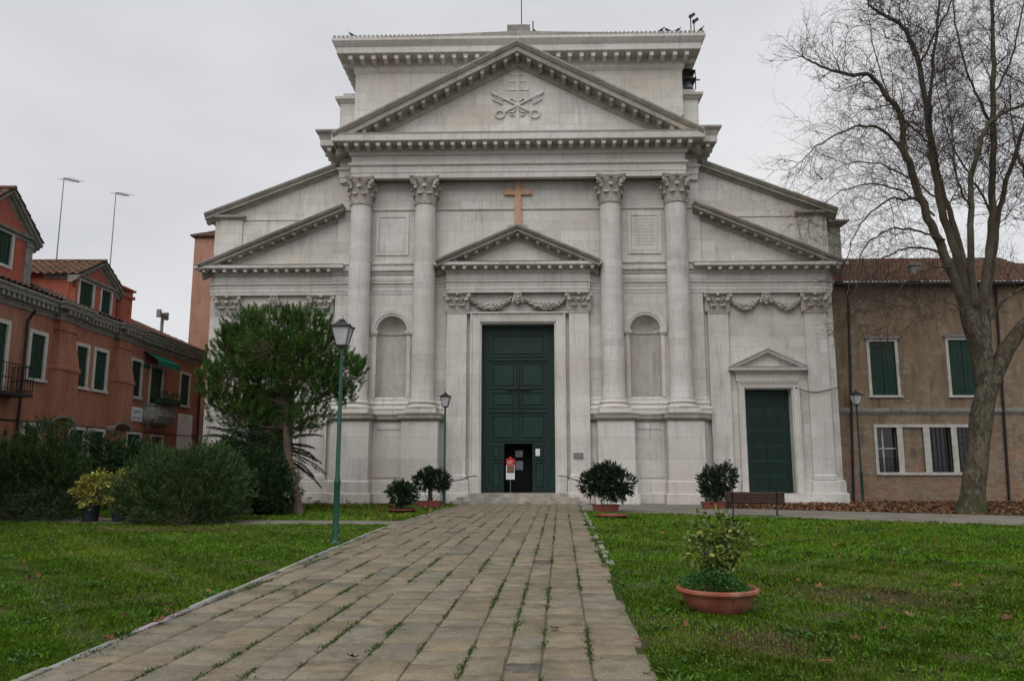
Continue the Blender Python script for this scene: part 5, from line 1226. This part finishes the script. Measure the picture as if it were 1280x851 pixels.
# balcony flower boxes on the red house
fbx = empty('flower_box', rworld(36.1, -.66, 4.30), ang); tag(fbx, 'green flower box full of plants on the bulging stone balcony rail', 'flower box')
b = MB(); b.box(-1.05, 1.05, -.14, .14, 0, .26); b.build('trough', SHUT, fbx)
lobes_shrub('', '', '', (0, 0, 0), [(-.9, 0, .38, .35, .2, .16), (-.3, 0, .32, .4, .2, .12), (.4, 0, .34, .4, .2, .14), (1, 0, .34, .3, .2, .14)], 90, 7, .09, .03, (.03, .07, .03), .4, (.10, .12, .04), .2, parent=fbx, stems=0)

# ------------------------------------------------------------------ birds, floodlights on the roof
FE = plain('pigeon_feather', (.05, .052, .06), .7)
pg = []
def pigeon(loc, rz, label):
    if not pg:
        b = MB(); rot = Matrix.Rotation(R(-28), 3, 'Y')
        rings = []
        for t, r, x, z in ((0, .01, -.20, .06), (.1, .022, -.15, .075), (.3, .05, -.07, .11), (.5, .068, 0, .135), (.7, .06, .06, .16), (.8, .04, .09, .20), (.88, .032, .10, .235), (.95, .034, .115, .262), (1, .02, .14, .262), (1.1, .006, .165, .255)):
            rings.append([(x, r * math.cos(a), z + r * math.sin(a) * 1.05) for a in np.linspace(0, 2 * math.pi, 11)[:-1]])
        b.loft(rings)
        for s_ in (1, -1): b.tube([(.0, s_ * .025, .09), (.0, s_ * .025, 0)], .007, 4); b.tube([(.0, s_ * .025, .004), (.035, s_ * .025, .004)], .006, 4)
        o = b.build('pigeon', FE, None, 60); pg.append(o)
    else: o = pg[0].copy(); S.collection.objects.link(o)
    o.location = loc; o.rotation_euler = (0, 0, rz); o.scale = (.95,) * 3; tag(o, label, 'bird', 'pigeons on the church roof'); return o
ry = -.02
for px, rz, lab in ((827, 0, 'pigeon on the attic cornice, left one of the close pair near the floodlights'), (834, 2.9, 'pigeon on the attic cornice, right one of the close pair near the floodlights'), (848, .3, 'pigeon alone on the attic cornice between the pair and the floodlights'), (876.5, -.4, 'pigeon at the far right tip of the attic cornice'), (439, 3.0, 'pigeon near the left end of the attic cornice')):
    q = at(px, 46, ry); pigeon((q.x, ry, 21.07), rz, lab)
q = at(851.5, 141, -1.2); pigeon((q.x, -1.2, 20.0 - .5225 * abs(q.x) + .005), .6, 'pigeon sitting on the right slope of the great pediment')
for px, h, lab in ((864, .75, 'taller black floodlight on a rod at the right end of the attic roof'), (868, .5, 'shorter black floodlight on a rod at the right end of the attic roof')):
    q = at(px, 44, .1); e = empty('floodlight', (q.x, .1, 21.1)); tag(e, lab, 'floodlight', 'floodlights on the church roof')
    b = MB(); b.tube([(0, 0, 0), (0, 0, h)], .025, 5); b.build('pole', IRON, e); b = MB(); b.rbox((.06, -.05, h + .08), (.28, .14, .10), Matrix.Rotation(R(-35), 3, 'Y')); b.rbox((-.02, -.05, h + .02), (.07, .18, .14), Matrix.Rotation(R(-35), 3, 'Y')); b.build('lamp_head', IRON, e)
e = empty('bell_frame', (8.05, 1.6, 18.98)); tag(e, 'small dark iron frame with lamps on the right attic shoulder', 'frame')
b = MB()
for x in (-.25, .3):
    for y in (-.2, .4): b.tube([(x, y, 0), (x, y, 1.0)], .025, 5)
b.box(-.3, .35, -.25, .45, .55, .6); b.box(-.27, .32, -.22, .42, .95, 1.0); b.box(.3, .55, -.05, .0, .55, .6); b.build('iron_frame', IRON, e)
b = MB(); b.lathe([(.24, 0), (.2, .1), (.14, .3), (.05, .38)], n=14, z0=.12); b.build('bell', GREYM, e, 40)

# ------------------------------------------------------------------ fallen leaves
def leaf_outline():
    pts = []; tips = [(0, 1.0), (.72, .62), (.78, -.05), (-.78, -.05), (-.72, .62)]
    seq = [(0, -.25), (.45, -.22), (.80, -.02), (.42, .18), (.74, .62), (.25, .52), (0, 1.0), (-.25, .52), (-.74, .62), (-.42, .18), (-.80, -.02), (-.45, -.22)]
    return seq
LO = leaf_outline(); protoL = []
def dry_leaf(loc, size, rz, curl, label, col):
    b = MB(); n = len(LO); c = [(x * size * .5, y * size * .5, .012 + (x * x + y * y) * size * curl) for x, y in LO]
    b.add([(0, 0, .012)] + c, [(0, i + 1, (i + 1) % n + 1) for i in range(n)]); b.tube([(0, -.12 * size, .014), (.02, -.55 * size, .03)], .003, 4)
    m = plain('dry_leaf_brown', col, .8, .15, .3, 12); o = b.build('fallen_leaf', m); o.location = loc; o.rotation_euler = (random.uniform(-.25, .25), random.uniform(-.25, .25), rz); tag(o, label, 'leaf', 'single fallen leaves'); return o
tan = (.30, .13, .06); dk = (.17, .075, .045)
for px, py, s_, c, z, lab in ((1031, 835, .17, tan, .04, 'large curled orange brown leaf in the grass at the bottom of the right lawn'),
    (1260, 779, .17, dk, .04, 'curled red brown leaf in the grass at the right edge'), (1105, 793, .13, dk, .04, 'small red brown leaf right of the bare patch in the right lawn'),
    (1070, 805, .12, dk, .04, 'small dull brown leaf between the bare patch and the large orange leaf'), (1018, 798, .13, tan, .04, 'pale brown leaf just right of the bare patch'),
    (1196, 738, .16, tan, .04, 'tan leaf lying alone in the middle of the right lawn by the right edge'), (1228, 725, .16, dk, .04, 'red brown leaf in the right lawn far right'), (1024, 738, .15, tan, .04, 'tan leaf right of the terracotta bowl'),
    (1010, 699, .18, dk, .04, 'brown leaf in the lawn above and right of the terracotta bowl'), (1136, 775, .16, (.25, .15, .08), .04, 'crumpled pale leaf in the right lawn, left of the two red ones'),
    (195, 785, .22, dk, .05, 'folded red brown leaf on the left kerb of the path'), (138, 808, .16, dk, .05, 'small dark leaf on the left kerb nearest the camera'), (213, 774, .2, tan, .05, 'flat tan leaf on the left kerb beyond the folded one'),
    (695, 792, .17, dk, .04, 'dark red leaf lying on a slab in the middle of the path'), (440, 829, .15, (.06, .045, .035), .04, 'blackened leaf on a joint in the lower middle of the path'), (828, 670, .2, tan, .04, 'orange leaf at the top of the right lawn near the round shrub'),
    (368, 747, .15, dk, .04, 'small brown leaf on the left side of the path'), (308, 709, .16, tan, .05, 'orange leaf in the left lawn beside the path'), (798, 807, .11, dk, .04, 'small dark leaf at the right path edge')):
    q = gnd(px, py); dry_leaf((q.x, q.y, z), s_, random.uniform(0, 6.28), random.uniform(.12, .35), lab, c)
def litter(name, label, poly_fn, n, size):
    P = poly_fn(n); n = len(P); D = rdir(n); D[:, 2] *= .35; D /= np.linalg.norm(D, axis=1, keepdims=True); Ls = rng.uniform(.6, 1.3, n) * size
    cols = colr(n, (.20, .10, .055), .4, (.10, .055, .035), .35)
    v, f, c = leaf_cards(P, D, Ls, Ls * .8, cols, .2); v[:, 2] = np.maximum(v[:, 2], .008); stuff(np_mesh(name, v, f, DRYL, None, c), label, 'leaves'); return
def lit_right(n):
    x = rng.uniform(7.6, 22, n * 2); ylo = np.interp(x, [7.4, 9.5, 15.9, 30], [-3.6, -4.7, -7.7, -12.2]); yhi = np.where(x < 13.75, -1.0, 1.2)
    t = rng.random(n * 2) ** 1.0; y = ylo + (yhi - ylo) * t; z = .015 + .10 * rng.random(n * 2) * np.sin(np.clip(t, 0, 1) * math.pi)
    k = (np.hypot(x - TB.x, y - TB.y) > .6) & (np.sin(x * 1.7) * .5 + np.sin(y * 3.1 + x) * .5 > -.8 + .5 * (rng.random(n * 2) - .5)); return np.stack([x, y, z], 1)[k][:n]
litter('leaf_litter', 'drift of brown fallen leaves along the church and the brown house wall', lit_right, 11000, .12)
def lit_left(n):
    x = rng.uniform(-13, -2.6, n); y = rng.uniform(-10, -1.2, n); k = rng.random(n) < .25 + .75 * (y > -5); return np.stack([x, y, np.full(n, .05) + rng.uniform(-.02, .03, n)], 1)[k]
litter('scattered_leaves', 'brown leaves scattered over the grass left of the steps', lit_left, 1100, .12)
def lit_lawn(n):
    x = rng.uniform(-20, 20, n); y = rng.uniform(-29.4, -9, n); k = ((x > right_edge(y) + .1) & (y < -7.6 - (x - 3) * .5)) | ((x < -3.3) & (y < -12.5)); return np.stack([x, y, np.full(n, .045)], 1)[k]
litter('lawn_leaves', 'tiny leaf scraps strewn over both lawns', lit_lawn, 900, .07)

# ------------------------------------------------------------------ grass
def pnoise(x, y, s, sd=0.0):
    return (np.sin(x * s * 1.3 + sd) * np.cos(y * s * 1.7 + sd * 2) + .6 * np.sin(x * s * 2.9 + y * s * 2.3 + sd * 3) + .4 * np.cos(x * s * 5.3 - y * s * 4.1 + sd)) / 2
DP = gnd(968, 805); DP2 = gnd(1095, 745); DP3 = gnd(215, 662)
def in_lawn(x, y):
    wob = .05 * np.sin(y * 3.1) + .05 * np.sin(y * 7.7 + 1)
    right = (x > 1.56 + PD * (y + 27.2) - .03 + wob * 1.1) & (y < np.interp(x, [2.2, 2.95, 5.2, 8.5, 13.4, 30], [-6.0, -6.2, -7.5, -9.3, -12.2, -21]) + wob)
    lo = np.interp(x, [-30, -16, -8, -3.1], [-13.6, -11.3, -12.05, -12.2]); hi = np.interp(x, [-30, -15, -8, -3.1], [-11.0, -9.2, -10.5, -10.7])
    le = np.where(y < -14, -3.16, -3.16 + (y + 14) * .065)
    left = (x < le - .03 + wob * .6) & ((y < lo + wob) | ((y > hi + wob) & (y < -.95) & (x > -30)))
    return right | left
def blades(n, y0, y1, xr, h, w, keep_noise=.0):
    y = rng.uniform(y0, y1, n); d = y - CAM.y; x = CAM.x + rng.uniform(-1, 1, n) * d * xr - d * .02
    k = in_lawn(x, y) & (rng.random(n) < .62 + .5 * pnoise(x, y, 2.1))
    dry = np.maximum.reduce([np.exp(-(((x - q.x) / sx_) ** 2 + ((y - q.y) / sy_) ** 2)) for q, sx_, sy_ in ((DP, .42, .6), (DP2, .9, .8), (DP3, 2.4, .6))])
    k &= rng.random(n) > dry * .5; x, y, dry = x[k], y[k], dry[k]; m = len(x)
    tall = 1 + .55 * pnoise(x, y, 1.1, 2) + .55 * pnoise(x, y, 3.3, 5) + .35 * pnoise(x, y, 8.1, 9); hh = h * rng.uniform(.5, 1.25, m) * np.clip(tall, .45, 1.9)
    a = rng.uniform(0, 2 * math.pi, m); lean = rng.uniform(.2, 1.1, m); wd = w * rng.uniform(.6, 1.3, m)
    b0 = np.stack([x, y, np.zeros(m)], 1); sd = np.stack([-np.sin(a), np.cos(a), np.zeros(m)], 1) * wd[:, None] / 2
    out_ = np.stack([np.cos(a), np.sin(a), np.zeros(m)], 1)
    mid = b0 + out_ * (hh * lean * .25)[:, None] + np.array([0, 0, 1]) * (hh * .65)[:, None]; tip = b0 + out_ * (hh * lean * .8)[:, None] + np.array([0, 0, 1]) * hh[:, None]
    V_ = np.stack([b0 - sd, b0 + sd, mid + sd * .8, tip, mid - sd * .8], 1).reshape(-1, 3)
    F_ = np.arange(5 * m).reshape(m, 5)
    c = colr(m, (.108, .225, .010), .40); pn = pnoise(x, y, .9, 1)[:, None]
    c = c * (1 + .28 * pn) + np.clip(pnoise(x, y, .55, 4), 0, 1)[:, None] * np.array([.050, .022, .004]); dk_ = rng.random(m) < .03 + .8 * dry ; c[dk_] = np.array([.23, .165, .075]) * rng.uniform(.6, 1.2, (dk_.sum(), 1))
    return V_, F_, np.clip(c, 0, 1)
parts = [blades(300000, -29.9, -26, .70, .034, .0045), blades(330000, -26, -20, .70, .036, .0062), blades(330000, -20, -12, .72, .042, .011), blades(260000, -12, -1, .74, .055, .018)]
v, f, c = join(parts); stuff(np_mesh('grass', v, f, GRASSM, None, c), 'short green lawn grass on both sides of the stone path', 'grass')
# clover and small broad leaves between the blades
WP, WD, WL = [], [], []                                  # broad-leaved weed rosettes
for k in range(420):
    yy = -29.6 + 18 * rng.random() ** 1.6; dd = yy - CAM.y; xx = CAM.x + rng.uniform(-1, 1) * dd * .7
    if not in_lawn(np.array([xx]), np.array([yy]))[0]: continue
    m_ = int(rng.integers(10, 34)); a = rng.uniform(0, 2 * math.pi, m_); rad = rng.uniform(.0, .07, m_)
    WP.append(np.stack([xx + rad * np.cos(a), yy + rad * np.sin(a), rng.uniform(.01, .05, m_)], 1)); q = np.stack([np.cos(a), np.sin(a), rng.uniform(.2, 1.0, m_)], 1); WD.append(q / np.linalg.norm(q, axis=1, keepdims=True)); WL.append(rng.uniform(.035, .085, m_))
WP, WD, WL = np.concatenate(WP), np.concatenate(WD), np.concatenate(WL)
v, f, c = leaf_cards(WP, WD, WL, WL * .3, colr(len(WL), (.05, .12, .02), .35, (.09, .15, .03), .25)); stuff(np_mesh('lawn_weeds', v, f, LEAF, None, c), 'darker tufts of broad weeds growing through the lawn', 'weeds')
n = 60000; y = rng.uniform(-29.9, -14, n); d = y - CAM.y; x = CAM.x + rng.uniform(-1, 1, n) * d * .7 - d * .02
k = in_lawn(x, y) & (pnoise(x, y, 1.6, 7) + rng.normal(0, .25, n) > .25); x, y = x[k], y[k]; n = len(x)
P = np.stack([x, y, rng.uniform(.015, .05, n)], 1); D = rdir(n); D[:, 2] = np.abs(D[:, 2]) * .4; D /= np.linalg.norm(D, axis=1, keepdims=True); Ls = rng.uniform(.012, .026, n)
v, f, c = leaf_cards(P, D, Ls, Ls * .9, colr(n, (.07, .17, .022), .35, (.12, .21, .05), .2)); stuff(np_mesh('clover', v, f, LEAF, None, c), 'patches of small clover leaves mixed into the near lawn', 'clover')
# weeds in the joints of the path
P = []
for u in JOINTS:
    y = -30.0
    while y < -8:
        s_ = pnoise(np.array([u * 3.0]), np.array([y]), .8, u)[0]
        if s_ > .02 or random.random() < .05:
            l = random.uniform(.1, .5); m = int(l * (90 if y < -20 else 45))
            for k in range(m): yy = y + random.random() * l; P.append((u + PD * (yy + 27.2) + random.gauss(0, .012 if random.random() < .8 else .035), yy, .015))
        y += random.uniform(.15, .5)
for yy in np.arange(-29.5, -5, .012):                      # along both borders
    if pnoise(np.array([yy]), np.array([0.0]), 1.5, 3)[0] > -.3: P.append((left_edge(yy) + random.gauss(.10, .07), yy, .01)); 
    P.append((right_edge(yy) + random.gauss(.05, .06), yy, .01))
P = np.array(P); P = P[P[:, 0] > np.where(P[:, 1] < -14, -3.16, -3.16 + (P[:, 1] + 14) * .065)]; n = len(P); P = np.repeat(P, 2, 0) + np.concatenate([rng.normal(0, .006, (2 * n, 2)), np.zeros((2 * n, 1))], 1); n *= 2
D = rdir(n) * .6 + np.array([0, 0, .8]); D /= np.linalg.norm(D, axis=1, keepdims=True)
v, f, c = leaf_cards(P, D, rng.uniform(.015, .045, n), rng.uniform(.006, .014, n), colr(n, (.05, .095, .022), .35, (.10, .13, .04), .15)); stuff(np_mesh('joint_weeds', v, f, LEAF, None, c), 'weeds and moss growing in the joints of the stone path', 'weeds')
